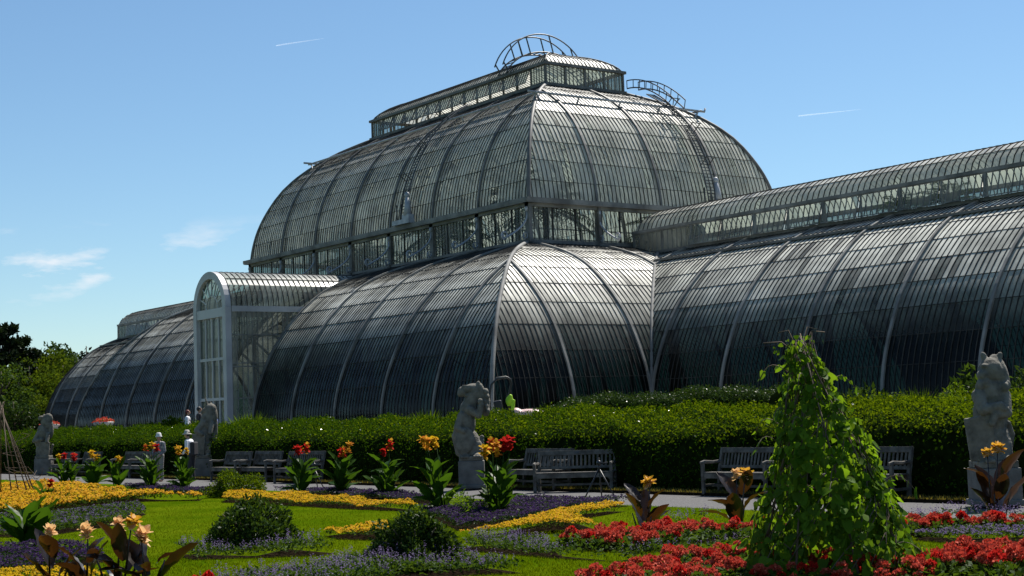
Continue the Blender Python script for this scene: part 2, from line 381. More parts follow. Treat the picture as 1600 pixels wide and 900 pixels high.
F_left = lambda hx: (lambda a, i, z: (-hx+i, -a, z))
lin = lambda a, b, n: list(np.linspace(a, b, n+1))

# --- central block, lower vault
low = section('lower_vault', 'curved lower glazing of the tall centre, dark below and pale above')
T1 = LOWP.L
for side, mapf in (('front', F_front(HY)), ('back', F_back(HY))):
    if side == 'front':
        # the porch bay in the middle is open below the porch vault
        glaze(low, mapf, LOWP, lambda i: -(HX-i), lambda i: -LB/2, 0, T1, 11, [-HX+LB*k for k in range(6)], 16)
        glaze(low, mapf, LOWP, lambda i: LB/2, lambda i: HX-i, 0, T1, 11, [LB/2+LB*k for k in range(6)], 16)
        tp = LOWP.t_of_inset(5.9)
        glaze(low, mapf, LOWP, lambda i: -LB/2, lambda i: LB/2, tp, T1, 2, [-LB/2, LB/2], 16, rib_obj=False)
    else: glaze(low, mapf, LOWP, lambda i: -(HX-i), lambda i: HX-i, 0, T1, 11, [-HX+LB*k for k in range(12)], 16)
for mapf, s in ((F_right(HX), 1), (F_left(HX), 1)):
    glaze(low, mapf, LOWP, lambda i: -(HY-i), lambda i: -(UY-i), 0, T1, 11, [-HY, -HY+BAY, -UY, -UY+BAY, 0], 16, cand=(mapf(0, 0, 0)[0] > 0))
    glaze(low, mapf, LOWP, lambda i: (UY-i), lambda i: HY-i, 0, T1, 11, [0, UY-BAY, UY, HY-BAY, HY], 16)
ts_all = np.linspace(0, T1, 40)
for sx in (-1, 1):
    for sy in (-1, 1):
        mb = MB(); hipsweep(mb, lambda a, i, z: (sx*(HX-i), sy*a, z), LOWP, ts_all, lambda i: HY-i, .14, -.05, .08); mb.build('hip_rib', 'paint', low[2], True)
        mb = MB(); hipsweep(mb, lambda a, i, z: (sx*(HX-i), sy*a, z), LOWP, ts_all[:-6], lambda i: UY-i, .14, -.05, .06); mb.build('valley_gutter', 'paint', low[2], True)

# --- wings
def wing(sgn):
    s = section('wing', 'long low glasshouse wing on the right with raised ridge lantern' if sgn > 0 else 'far left wing with rounded end and raised ridge lantern')
    XS = HX + 7*BAY; tw = LOWP.t_of_inset(UY-1.95); yl = 1.95
    fr = (lambda a, i, z: (a, -UY+i, z)); bk = (lambda a, i, z: (a, UY-i, z))
    ribs = [HX-5.7] + [HX-BAY, HX] + [HX+BAY*k for k in range(1, 8)] if False else [HX-2*BAY] + [HX-BAY] + [HX+BAY*k for k in range(0, 8)]
    for mapf in (fr, bk):
        if sgn > 0: glaze(s, mapf, LOWP, lambda i: HX-i, lambda i: XS, 0, tw, 10, ribs, 16, cand=(mapf is fr))
        else: glaze(s, mapf, LOWP, lambda i: -XS, lambda i: -(HX-i), 0, tw, 10, [-r for r in ribs[::-1]], 16)
    # rounded end
    ap = (lambda a, i, z: (sgn*(XS+(UY-i)*math.sin(a/UY)), -(UY-i)*math.cos(a/UY), z))
    glaze(s, ap, LOWP, lambda i: 0.0, lambda i: PI*UY, 0, tw, 10, lin(0, PI*UY, 6), 14, barw=.05, lapseg=37)
    # broad purlin below the lantern
    i, z = LOWP.at(LOWP.t_of_inset(4.2))
    x0 = HX-4.2
    for sy in (-1, 1):
        MB().bar((sgn*x0, sy*(UY-i+.05), z+.06-Z0), (sgn*XS, sy*(UY-i+.05), z+.06-Z0), .16, .10).build('purlin', 'iron', s[2])
    # lantern on the ridge
    zt, zb = 9.76, 8.70; xa, xb = UX+.3, XS+.2
    lb = MB(); fm = []
    n = 9; dx = (xb-xa-1.2*0)/n
    for sy in (-1, 1):
        y = sy*yl
        MB().bar((sgn*(xa-.1), y, zt-Z0), (sgn*(xb+.1), y, zt-Z0), .16, .13).build('cornice', 'paint', s[2])
        MB().bar((sgn*(xa-.1), y, zb-Z0+.05), (sgn*(xb+.1), y, zb-Z0+.05), .14, .12).build('sill', 'iron', s[2])
        for k in range(2*n+1):
            x = xa+(xb-xa)*k/(2*n)
            big = k % 2 == 0
            MB().bar((sgn*x, y, zb-Z0), (sgn*x, y, zt-Z0), .14 if big else .06, .10 if big else .06).build('post', 'paint', s[2])
            if k == 2*n: continue
            x2 = xa+(xb-xa)*(k+1)/(2*n); closed = k < 2 or k == 2*n-1
            lv = MB(); tilt = 0.0 if closed else math.radians(17 if sy < 0 else 14); h = zt-zb-.16; up = zt-.09-Z0
            def q(xx, d): return Vector((sgn*xx, y+sy*(math.sin(tilt)*d+.02), up-math.cos(tilt)*d))
            lv.add([q(x+.05, .03), q(x2-.05, .03), q(x2-.05, h), q(x+.05, h)], [(0, 1, 2, 3)], 1)
            for g in np.linspace(x+.06, x2-.06, 7): lv.bar(q(g, .0), q(g, h), .03, .04, (0, 1, 0))
            for d in (.0, h): lv.bar(q(x+.04, d), q(x2-.04, d), .04, .04)
            lv.build('louvre', ['paint', 'clear_glass'], s[2])
    for x in (xa, xb):
        e = MB(); e.add([(sgn*x, -yl, zb-Z0), (sgn*x, yl, zb-Z0), (sgn*x, yl, zt-Z0), (sgn*x, -yl, zt-Z0)], [(0, 1, 2, 3)], 1)
        for y in np.linspace(-yl, yl, 17): e.bar((sgn*x, y, zb-Z0), (sgn*x, y, zt-Z0), .035, .04)
        e.bar((sgn*x, -yl-.05, zt-Z0), (sgn*x, yl+.05, zt-Z0), .15, .12)
        e.build('lantern_end', ['paint', 'glass'], s[2])
    s0 = s; s = (MB(), [], s0[2])
    lo = (lambda i: xa+i) ; hi = (lambda i: xb-i)
    L = xb-xa; rl = lin(xa, xb, n)
    for sy in (-1, 1):
        glaze(s, (lambda a, i, z: (sgn*a, sy*(yl-i), z)), WLP, lo, hi, 0, WLP.L, 3, rl, 13, rib_obj=False)
    for xe, d in ((xa, 1), (xb, -1)):
        glaze(s, (lambda a, i, z: (sgn*(xe+d*i), a, z)), WLP, lambda i: -(yl-i), lambda i: yl-i, 0, WLP.L, 3, lin(-yl, yl, 2), 8, rib_obj=False)
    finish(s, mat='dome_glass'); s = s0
    MB().bar((sgn*(xa+1.6), 0, 10.86-Z0), (sgn*(xb-1.6), 0, 10.86-Z0), .09, .05).build('ridge_bar', 'iron', s[2])
    return s
wing_r = wing(1); wing_l = wing(-1)

# --- drum (clerestory)
drum = section('clerestory', 'upright band of windows between the lower vault and the dome')
zb, zt = 9.0, 10.93
for axis, L, D in (('x', UX, UY), ('y', UY, UX)):
    nb = 7 if axis == 'x' else 4; bw = 2*L/nb
    for s in (-1, 1):
        P = (lambda a, o, z: Vector((a, s*(D+o), z-Z0))) if axis == 'x' else (lambda a, o, z: Vector((s*(D+o), a, z-Z0)))
        g = MB(); g.bar(P(-L-.32, .14, zt), P(L+.32, .14, zt), .40, .10); g.bar(P(-L-.36, .27, zt+.09), P(L+.36, .27, zt+.09), .16, .16)
        g.bar(P(-L-.1, .03, zt-.12), P(L+.1, .03, zt-.12), .16, .14); g.build('gutter', 'paint', drum[2])
        MB().bar(P(-L, .04, 9.2), P(L, .04, 9.2), .14, .22).build('sill', 'iron', drum[2])
        for k in range(nb+1):
            a = -L+bw*k
            if 0 < k < nb or axis == 'x': MB().bar(P(a, 0.03, zb), P(a, 0.03, zt-.05), .30, .16).build('pilaster', 'iron', drum[2])
            if k < nb:
                for q in range(1, 15):
                    big = q % 5 == 0; aa = a+bw*q/15
                    drum[0].bar(P(aa, 0, zb), P(aa, 0, zt), .07 if big else .03, .07 if big else .03)
                for q in range(15):
                    a0_, a1_ = a+bw*q/15, a+bw*(q+1)/15; j = rng.normal(0, .003, 2)
                    drum[1].append([P(a0_, j[0], zb), P(a1_, j[1], zb), P(a0_, j[0], 10), P(a1_, j[1], 10), P(a0_, j[0], zt), P(a1_, j[1], zt)])
            # wrought scroll bracket from the pilaster down to the vault
            if (axis == 'x' and 0 <= k <= nb) or (axis == 'y' and 0 < k < nb):
                br = MB(); pts = [P(a, .06, 10.62)]
                for q in range(1, 10):
                    f = q/9; pts.append(P(a, .08+1.25*f**1.5, 10.45-1.15*f**.75))
                cx, cz = 1.33, 9.30
                br.tube(pts, .045, 6)
                br.tube([P(a, 1.33+.17*math.cos(w)*(1-w/14), 9.42+.17*math.sin(w)*(1-w/14)) for w in np.linspace(-PI/2, 2.2*PI, 18)], .035, 5)
                br.tube([P(a, .22+.14*math.cos(w)*(1-w/14), 9.45+.14*math.sin(w)*(1-w/14)) for w in np.linspace(-PI/2, 2.2*PI, 16)], .03, 5)
                br.ell(P(a, .12, 10.62), (.09, .09, .12), nu=8, nv=6)
                br.build('scroll_bracket', 'grey_metal', drum[2], True)
finish(drum, mat='clear_glass')

# --- dome
dome = section('dome', 'great curved upper dome above the clerestory')
TD = DOMEP.L
glaze(dome, F_front(UY), DOMEP, lambda i: -(UX-i), lambda i: UX-i, 0, TD, 9, lin(-UX, UX, 7), 16, rib_obj='iron')
glaze(dome, F_back(UY), DOMEP, lambda i: -(UX-i), lambda i: UX-i, 0, TD, 9, lin(-UX, UX, 7), 16, rib_obj='iron')
glaze(dome, F_right(UX), DOMEP, lambda i: -(UY-i), lambda i: UY-i, 0, TD, 9, lin(-UY, UY, 4), 16, rib_obj='iron')
glaze(dome, F_left(UX), DOMEP, lambda i: -(UY-i), lambda i: UY-i, 0, TD, 9, lin(-UY, UY, 4), 16, rib_obj='iron')
for sx in (-1, 1):
    for sy in (-1, 1):
        mb = MB(); hipsweep(mb, lambda a, i, z: (sx*(UX-i), sy*a, z), DOMEP, np.linspace(0, TD, 30), lambda i: UY-i, .15, -.05, .08); mb.build('hip_rib', 'iron', dome[2], True)
# maintenance rail round the top of the dome
ry, rx, rz_ = 5.02, 10.72, 16.46-Z0
for s in (-1, 1):
    MB().tube([(-rx-.25, s*ry, rz_), (rx+.25, s*ry, rz_), ], .055, 8).build('rail', 'grey_metal', dome[2], True)
    MB().tube([(s*rx, -ry-.45, rz_+.03), (s*rx, ry+.45, rz_+.03), (s*rx, ry+.5, rz_+.2)], .055, 8).build('rail', 'grey_metal', dome[2], True)
    for k in range(8): MB().bar((-rx+2*rx*k/7, s*ry, rz_), (-rx+2*rx*k/7, s*(ry-.25), rz_-.38), .06, .06).build('stanchion', 'grey_metal', dome[2])
    for k in range(5): MB().bar((s*rx, -ry+2*ry*k/4, rz_), (s*(rx-.25), -ry+2*ry*k/4, rz_-.38), .06, .06).build('stanchion', 'grey_metal', dome[2])
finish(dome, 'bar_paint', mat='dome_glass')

# --- top lantern
lan = section('lantern', 'long glazed lantern crowning the dome, its louvres open')
lx, ly, zb, zt = 8.12, 2.43, 17.62, 18.66
for s in (-1, 1):
    MB().bar((-lx-.14, s*(ly+.05), zt-Z0), (lx+.14, s*(ly+.05), zt-Z0), .20, .13).build('cornice', 'iron', lan[2])
    MB().bar((s*(lx+.05), -ly-.1, zt+.005-Z0), (s*(lx+.05), ly+.1, zt+.005-Z0), .20, .13).build('cornice', 'iron', lan[2])
    MB().bar((-lx-.12, s*(ly+.04), zb+.02-Z0), (lx+.12, s*(ly+.04), zb+.02-Z0), .24, .14).build('sill', 'iron', lan[2])
    MB().bar((s*(lx+.04), -ly-.1, zb+.015-Z0), (s*(lx+.04), ly+.1, zb+.015-Z0), .24, .14).build('sill', 'iron', lan[2])
    n = 14
    for k in range(n+1):
        x = -lx+2*lx*k/n
        MB().bar((x, s*ly, zb-Z0), (x, s*ly, zt-Z0), .12 if k % 2 == 0 else .06, .09).build('post', 'iron', lan[2])
        if k == n: continue
        x2 = -lx+2*lx*(k+1)/n; closed = k in (0, n-1); tilt = 0 if closed else math.radians(22); h = zt-zb-.2; up = zt-.1-Z0
        def q(xx, d): return Vector((xx, s*(ly+math.sin(tilt)*d+.02), up-math.cos(tilt)*d*(1 if closed else .86)))
        lv = MB(); lv.add([q(x+.05, .04), q(x2-.05, .04), q(x2-.05, h), q(x+.05, h)], [(0, 1, 2, 3)], 1)
        for g in np.linspace(x+.06, x2-.06, 6): lv.bar(q(g, 0), q(g, h), .03, .04, (0, 1, 0))
        for d in (0, h): lv.bar(q(x+.04, d), q(x2-.04, d), .04, .04)
        lv.build('louvre', ['iron', 'clear_glass'], lan[2])
    for k in range(5):
        y = -ly+2*ly*k/4
        MB().bar((s*lx, y, zb-Z0), (s*lx, y, zt-Z0), .10, .12).build('post', 'iron', lan[2])
        if k == 4: continue
        y2 = y+ly/2; e = MB()
        e.add([(s*lx, y, zb-Z0), (s*lx, y2, zb-Z0), (s*lx, y2, zt-Z0), (s*lx, y, zt-Z0)], [(0, 1, 2, 3)], 1)
        for g in np.linspace(y, y2, 6)[1:-1]: e.bar((s*lx, g, zb-Z0), (s*lx, g, zt-Z0), .03, .04)
        e.build('end_window', ['iron', 'clear_glass'], lan[2])
for s in (-1, 1):
    glaze(lan, (lambda a, i, z: (a, s*(ly-i), z)), LANTP, lambda i: -(lx-i), lambda i: lx-i, 0, LANTP.L, 3, lin(-lx, lx, 7), 10, rib_obj=False)
    glaze(lan, (lambda a, i, z: (s*(lx-i), a, z)), LANTP, lambda i: -(ly-i), lambda i: ly-i, 0, LANTP.L, 3, lin(-ly, ly, 2), 10, rib_obj=False)
    for sy in (-1, 1):
        mb = MB(); hipsweep(mb, lambda a, i, z: (s*(lx-i), sy*a, z), LANTP, np.linspace(0, LANTP.L, 12), lambda i: ly-i, .06, 0, .05); mb.build('hip_rib', 'iron', lan[2], True)
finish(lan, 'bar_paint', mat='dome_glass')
# hooped walkway over the lantern
hp = link('roof_walkway', None, house); hp['label'] = 'hooped handrail arching over the top lantern'
for x in (4.75, 5.45):
    MB().tube([(x, 2.85*math.sin(w)-.35, 18.05+2.85*math.cos(w)-Z0) for w in np.linspace(-1.2, 1.1, 26)], .035, 6).build('handrail', 'dark_metal', hp, True)
    MB().tube([(x, 2.85*math.sin(w)-.1, 18.05+1.95*math.cos(w)-Z0) for w in np.linspace(-1.25, 1.25, 26)], .04, 6).build('handrail', 'dark_metal', hp, True)
    for w in (-1.15, -.62, -.42, .1, .62, 1.0):
        MB().bar((x, 2.85*math.sin(w)-.1, 18.05+1.95*math.cos(w)-Z0), (x, 2.85*math.sin(w)-.35, 18.05+2.85*math.cos(w)-Z0), .05, .05).build('post', 'dark_metal', hp)
tr = MB()
for w in np.linspace(-1.25, 1.25, 22): tr.bar((4.75, 2.85*math.sin(w)-.1, 18.05+1.95*math.cos(w)-Z0), (5.45, 2.85*math.sin(w)-.1, 18.05+1.95*math.cos(w)-Z0), .05, .03)
tr.build('treads', 'dark_metal', hp)

# --- maintenance ladders curving over the dome, each with a trolley on the gutter
def ladder(mapf, a, up_to, label):
    o = link('roof_ladder', None, house); o['label'] = label
    ts = np.linspace(.35, DOMEP.t_of_inset(up_to), 24); run = []
    for t in ts:
        i, z = DOMEP.at(t); ni, nz = DOMEP.nrm(t); run.append((i+ni*.38, z+nz*.38))
    for s in (-.24, .24): MB().tube([Vector(mapf(a+s, i, z))+OFF for i, z in run], .033, 5).build('ladder_rail', 'dark_metal', o, True)
    rg = MB()
    for k in range(46):
        f = k/45*(len(run)-1); j = min(int(f), len(run)-2); w = f-j; i = run[j][0]*(1-w)+run[j+1][0]*w; z = run[j][1]*(1-w)+run[j+1][1]*w
        rg.bar(Vector(mapf(a-.24, i, z))+OFF, Vector(mapf(a+.24, i, z))+OFF, .03, .03)
    rg.build('rungs', 'dark_metal', o)
    for f in (.3, .55, .8):
        j = int(f*(len(run)-1)); i, z = run[j]; st = MB()
        st.bar(Vector(mapf(a-.24, i, z))+OFF, Vector(mapf(a-.24, i-.45, z+.35))+OFF, .035, .035); st.bar(Vector(mapf(a+.24, i, z))+OFF, Vector(mapf(a+.24, i-.45, z+.35))+OFF, .035, .035)
        st.bar(Vector(mapf(a-.3, i-.45, z+.35))+OFF, Vector(mapf(a+.3, i-.45, z+.35))+OFF, .035, .035)
        st.build('step_bracket', 'dark_metal', o)
    b = MB(); p = lambda aa, i, z: Vector(mapf(a+aa, i, z))+OFF
    b.bar(p(-.75, -.32, 11.22), p(.75, -.32, 11.22), .34, .22); b.bar(p(.1, -.3, 11.42), p(.7, -.3, 11.42), .30, .24)
    b.build('trolley', 'grey_metal', o)
    c = MB(); c.tube([p(.4, -.3, 11.5), p(.38, -.28, 11.95), p(.33, -.26, 12.5)], [.20, .15, .08], 8); c.ell(p(.33, -.26, 12.5), (.13, .13, .16), nu=8, nv=6)
    c.build('winch_cover', 'grey_metal', o, True)
    for s in (-.5, -.1):
        MB().bar(p(s, -.34, 11.3), p(s, -.36, 12.1), .05, .05).build('handle', 'dark_metal', o)
ladder(F_front(UY), UX-2*UX/7*2.55, 3.9, 'curved maintenance ladder with trolley on the long side of the dome')
ladder(F_right(UX), 2.95, 3.9, 'curved maintenance ladder with trolley on the end of the dome')
# upper guard rail of the end ladder
gr = MB()
for yy in (2.55, 3.3):
    gr.tube([(8.3+3.4*f, yy, 18.25-.1*f-1.45*f*f-Z0) for f in np.linspace(0, 1, 12)], .03, 5)
    for f in np.linspace(0, 1, 8): gr.bar((8.3+3.4*f, yy, 18.25-.1*f-1.45*f*f-Z0), (8.3+3.3*f, yy, 17.85-.05*f-1.5*f*f-Z0), .03, .03)
    gr.tube([(8.3+3.3*f, yy, 17.85-.05*f-1.5*f*f-Z0) for f in np.linspace(0, 1, 12)], .035, 5)
gr.build('ladder_guard_rail', 'dark_metal', house)

# --- porch
por = section('porch', 'white arched entrance porch with fanlight over glazed doors')
pw, py0, zs = 1.75, -16.45, 7.2
f = MB()
NA = 20
def arch(r, y): return [(r*math.cos(PI*k/NA), y, zs+r*math.sin(PI*k/NA)-Z0) for k in range(NA+1)]
o_, n_ = arch(pw, py0), arch(pw-.34, py0); ob_, nb_ = arch(pw, py0+.3), arch(pw-.34, py0+.3)
for A, B, C, D in ((o_, n_, nb_, ob_),):
    vs = A+B+C+D; m = NA+1
    fs = []
    for k in range(NA):
        fs += [(k, k+1, m+k+1, m+k), (m+k, m+k+1, 2*m+k+1, 2*m+k), (3*m+k, 2*m+k, 2*m+k+1, 3*m+k+1), (k+1, k, 3*m+k, 3*m+k+1)]
    f.add(vs, fs)
f.build('arch', 'white_paint', por[2])
for s in (-1, 1):
    MB().box((s*(pw-.17), py0+.15, (zs+Z0)/2-Z0), (.34, .32, zs-Z0)).build('post', 'white_paint', por[2], bevel=.015)
MB().box((0, py0+.15, zs-.22-Z0), (2*pw-.66, .26, .42)).build('transom', 'white_paint', por[2])
fan = MB()
r1, r0 = pw-.34, .62
for k in range(1, 8):
    w = PI*k/8; fan.bar((r0*math.cos(w), py0+.16, zs+r0*math.sin(w)-Z0), (r1*math.cos(w), py0+.16, zs+r1*math.sin(w)-Z0), .05, .05, (0, 1, 0))
fan.tube([(r0*math.cos(w), py0+.16, zs+r0*math.sin(w)-Z0) for w in np.linspace(0, PI, 16)], .03, 6)
fan.build('fanlight_bars', 'white_paint', por[2])
for k in range(8):
    w0, w1 = PI*k/8, PI*(k+1)/8; wm = (w0+w1)/2
    g = MB(); P = lambda r, w: (r*math.cos(w), py0+.17+.004*k, zs+r*math.sin(w)-Z0)
    g.add([P(r0, w0), P(r1, w0), P(r1, wm), P(r1, w1), P(r0, w1), P(r0, wm)], [(0, 1, 2, 5), (5, 2, 3, 4)]); g.build('pane', 'door_glass', por[2])
g = MB(); g.add([(r0*math.cos(w), py0+.17, zs+r0*math.sin(w)-Z0) for w in np.linspace(0, PI, 16)], [tuple(range(16))]); g.build('pane', 'door_glass', por[2])
xs = np.linspace(-pw+.36, pw-.36, 5); zr = (Z0+.02, 3.0, 4.85, zs-.43)
dm = MB()
for x in xs: dm.box((x, py0+.16, (zs-.4+Z0)/2-Z0), (.09, .09, zs-.4-Z0))
for z in zr[1:-1]: dm.box((0, py0+.155, z-Z0), (2*pw-.7, .10, .13))
dm.build('window_frame', 'white_paint', por[2])
for a in range(4):
    for b in range(3):
        x0, x1, z0, z1 = xs[a]+.05, xs[a+1]-.05, zr[b]+.07, zr[b+1]-.07
        if b == 0 and a in (1, 2): continue          # doorway stands open
        j = rng.normal(0, .006, 4)
        MB().add([(x0, py0+.17+j[0], z0-Z0), (x1, py0+.17+j[1], z0-Z0), (x1, py0+.17+j[2], z1-Z0), (x0, py0+.17+j[3], z1-Z0)], [(0, 1, 2, 3)]).build('pane', 'door_glass', por[2])
        c = .16
        for (cx, cz, dx, dz) in ((x0, z1, 1, -1), (x1, z1, -1, -1), (x0, z0, 1, 1), (x1, z0, -1, 1)):
            dmk = MB(); dmk.add([(cx, py0+.14, cz-Z0), (cx+dx*c*.5, py0+.14, cz-Z0), (cx+dx*c*.15, py0+.14, cz+dz*c*.15-Z0), (cx, py0+.14, cz+dz*c*.5-Z0)], [(0, 1, 2, 3)])
            dmk.build('frame_corner', 'white_paint', por[2])
# side walls and vault back to the lower vault
for s in (-1, 1):
    x = s*(pw-.02); sw = MB()
    ys = np.arange(py0+.3, -9.0, .26)
    for k, y in enumerate(ys):
        i = y+HY; zlow = Z0 if i < 0 else float(np.interp(i, LOWP.p[:, 0]+np.arange(len(LOW))*1e-6, LOWP.p[:, 1]))
        if zlow > zs-.3: break
        sw.bar((x, y, zlow-Z0), (x, y, zs-Z0), .035, .045, (1, 0, 0))
        y2 = y+.26; i2 = max(y2+HY, 0); zl2 = Z0 if y2+HY < 0 else float(np.interp(i2, LOWP.p[:, 0]+np.arange(len(LOW))*1e-6, LOWP.p[:, 1]))
        j = rng.normal(0, .003, 2)
        por[1].append([Vector((x+j[0], y, zlow-Z0)), Vector((x+j[1], y2, zl2-Z0)), Vector((x+j[0], y, max(zlow, 4.2)*.5+zs*.5-Z0)), Vector((x+j[1], y2, max(zl2, 4.2)*.5+zs*.5-Z0)), Vector((x+j[0], y, zs-Z0)), Vector((x+j[1], y2, zs-Z0))])
    for z in (3.0, 4.45, 4.6, 5.9):
        yi = -HY + LOWP.at(float(np.interp(z, LOWP.p[:, 1], LOWP.s)))[0]
        sw.bar((x, py0+.3, z-Z0), (x, yi, z-Z0), .05, .05)
    por[0].v and None
    sw.build('side_bars', 'paint', por[2])['kind'] = 'stuff'
    MB().bar((s*(pw+.0), py0+.3, zs-.1-Z0), (s*(pw+.0), -HY+2.95, zs-.1-Z0), .12, .26).build('side_beam', 'white_paint', por[2])
for k, y in enumerate(np.arange(py0+.3, -8.2, .27)):
    pts = [(pw*math.cos(PI*q/NA), y, zs+pw*math.sin(PI*q/NA)-Z0) for q in range(NA+1)]
    keep = [p for p in pts if p[2]+Z0 > (np.interp(y+HY, LOWP.p[:, 0]+np.arange(len(LOW))*1e-6, LOWP.p[:, 1]) if y > -HY else 0)-.02]
    if len(keep) > 2: por[0].tube(keep, .022, 4, caps=False)
    for q in range(0, NA, 4):
        A = []
        for qq in (q, q+2, q+4):
            for yy in (y, y+.27): A.append(Vector((pw*math.cos(PI*qq/NA), yy, zs+pw*math.sin(PI*qq/NA)-Z0)))
        zl = np.interp(y+HY, LOWP.p[:, 0]+np.arange(len(LOW))*1e-6, LOWP.p[:, 1]) if y > -HY else 0
        if max(a.z for a in A)+Z0 > zl: por[1].append([A[0], A[1], A[2], A[3], A[4], A[5]])
for w in (PI*.28, PI*.72): por[0].tube([((pw+.01)*math.cos(w), py0+.3, zs+(pw+.01)*math.sin(w)-Z0), ((pw+.01)*math.cos(w), -8.8, zs+(pw+.01)*math.sin(w)-Z0)], .02, 4)
finish(por, mat='clear_glass')

# --- near panes as objects of their own, the rest of the glazing joined
def pane_size(rec):
    c = (rec[0]+rec[-1])/2-OFF; d = c-CAM
    fw = Vector((-.805, .587, .082)); dep = d.dot(fw); u = 800+2397*d.dot(Vector((.586, .809, -.036)))/dep
    if u > 1600 or u < 0: return 0
    n = (rec[1]-rec[0]).cross(rec[-2]-rec[0]); return abs(n.dot(d.normalized()))/dep**2
CAND.sort(key=lambda c: -pane_size(c[0])); near = CAND[:290]; skip = {id(c[0]) for c in near}
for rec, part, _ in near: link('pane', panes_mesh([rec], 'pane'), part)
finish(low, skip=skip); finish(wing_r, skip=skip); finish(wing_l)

# --- inside: floor, gallery, columns
MB().box((0, 0, .02), (2*HX-.3, 2*HY-.3, .04)).build('inner_floor', 'interior_floor', house)
for s in (-1, 1): MB().box((s*(HX+13.2), 0, .03), (26, 2*UY-.4, .04)).build('inner_floor', 'interior_floor', house)
ga = link('gallery', None, house)
gi = 1.3
for s in (-1, 1):
    MB().box((0, s*(UY-.65), 9.02-Z0), (2*UX-.3, 1.1, .10)).build('walkway', 'brown_wood', ga)
    MB().box((s*(UX-.65), 0, 9.03-Z0), (1.1, 2*UY-2.6, .10)).build('walkway', 'brown_wood', ga)
    for z in (9.55, 10.0):
        MB().bar((-UX+gi, s*(UY-gi), z-Z0), (UX-gi, s*(UY-gi), z-Z0), .05, .05).build('balustrade_rail', 'paint', ga)
        MB().bar((s*(UX-gi), -UY+gi, z-Z0), (s*(UX-gi), UY-gi, z-Z0), .05, .05).build('balustrade_rail', 'paint', ga)
    for k in range(8):
        MB().tube([(-UX+2*UX*k/7, s*(UY-.1), 0), (-UX+2*UX*k/7, s*(UY-.1), 9.0-Z0)], .11, 8).build('column', 'paint', ga, True)

# ------------------------------------------------------------------ ground, terrace, path, lawn
def sheet(name, x0, x1, y0, y1, z, mat, th=.05):
    return tag(MB().box(((x0+x1)/2, (y0+y1)/2, z-th/2), (x1-x0, y1-y0, th)).build(name, mat), kind='structure')
def lawn_mat():
    m, nt, lk = new_mat('lawn')
    o = nt.new('ShaderNodeOutputMaterial'); b = nt.new('ShaderNodeBsdfPrincipled'); b.inputs['Roughness'].default_value = .75; b.inputs['Specular IOR Level'].default_value = 0
    c1, f1 = noise_col(nt, lk, (0.036, 0.074, 0.001), (0.082, 0.116, 0.003), 0.55, detail=7, lo=.32, hi=.68)
    c2, f2 = noise_col(nt, lk, (0.55, 0.55, 0.5), (1.15, 1.15, 1.1), 26, detail=4, lo=.3, hi=.7)
    mm = nt.new('ShaderNodeMix'); mm.data_type = 'RGBA'; mm.blend_type = 'MULTIPLY'; mm.inputs['Factor'].default_value = .8
    lk.new(c1, mm.inputs['A']); lk.new(c2, mm.inputs['B']); lk.new(mm.outputs['Result'], b.inputs['Base Color'])
    bp = nt.new('ShaderNodeBump'); bp.inputs['Strength'].default_value = .7; bp.inputs['Distance'].default_value = .03
    lk.new(f2, bp.inputs['Height']); lk.new(bp.outputs[0], b.inputs['Normal']); lk.new(b.outputs[0], o.inputs[0])
lawn_mat()
solid('path_gravel', (0.085, 0.083, 0.083), (0.135, 0.132, 0.13), scale=30, rough=.95, bump=.5, bscale=90, spec=.1)
solid('verge', (0.030, 0.032, 0.010), (0.085, 0.075, 0.028), scale=9, rough=1, bump=.8, bscale=35, spec=0)
solid('far_ground', (0.035, 0.055, 0.012), (0.065, 0.09, 0.02), scale=.08, rough=1, spec=0)
sheet('ground', -3000, 3000, -3000, 3000, -.06, 'far_ground', .1)
sheet('lawn', -60, 120, -110, -27.85, 0, 'lawn')
sheet('path', -60, 120, -27.846, -25.02, -.012, 'path_gravel', .04)
sheet('verge', -60, 120, -25.0, -20.6, .02, 'verge', .08)
sheet('path_edging', -60, 120, -25.04, -24.98, .05, 'soil', .1)
tag(MB().box((0, 12, .42), (150, 64, .92)).build('terrace', 'terrace_stone'), kind='structure')
for o in list(bpy.data.objects):
    if o.name.startswith('terrace'): o.location.z = 0
# sloping bank behind the hedge
tag(MB().add([(-95, -21.2, 0.02), (95, -21.2, 0.02), (95, -19.9, .885), (-95, -19.9, .885)], [(0, 1, 2, 3)]).build('bank', 'verge'), kind='structure')

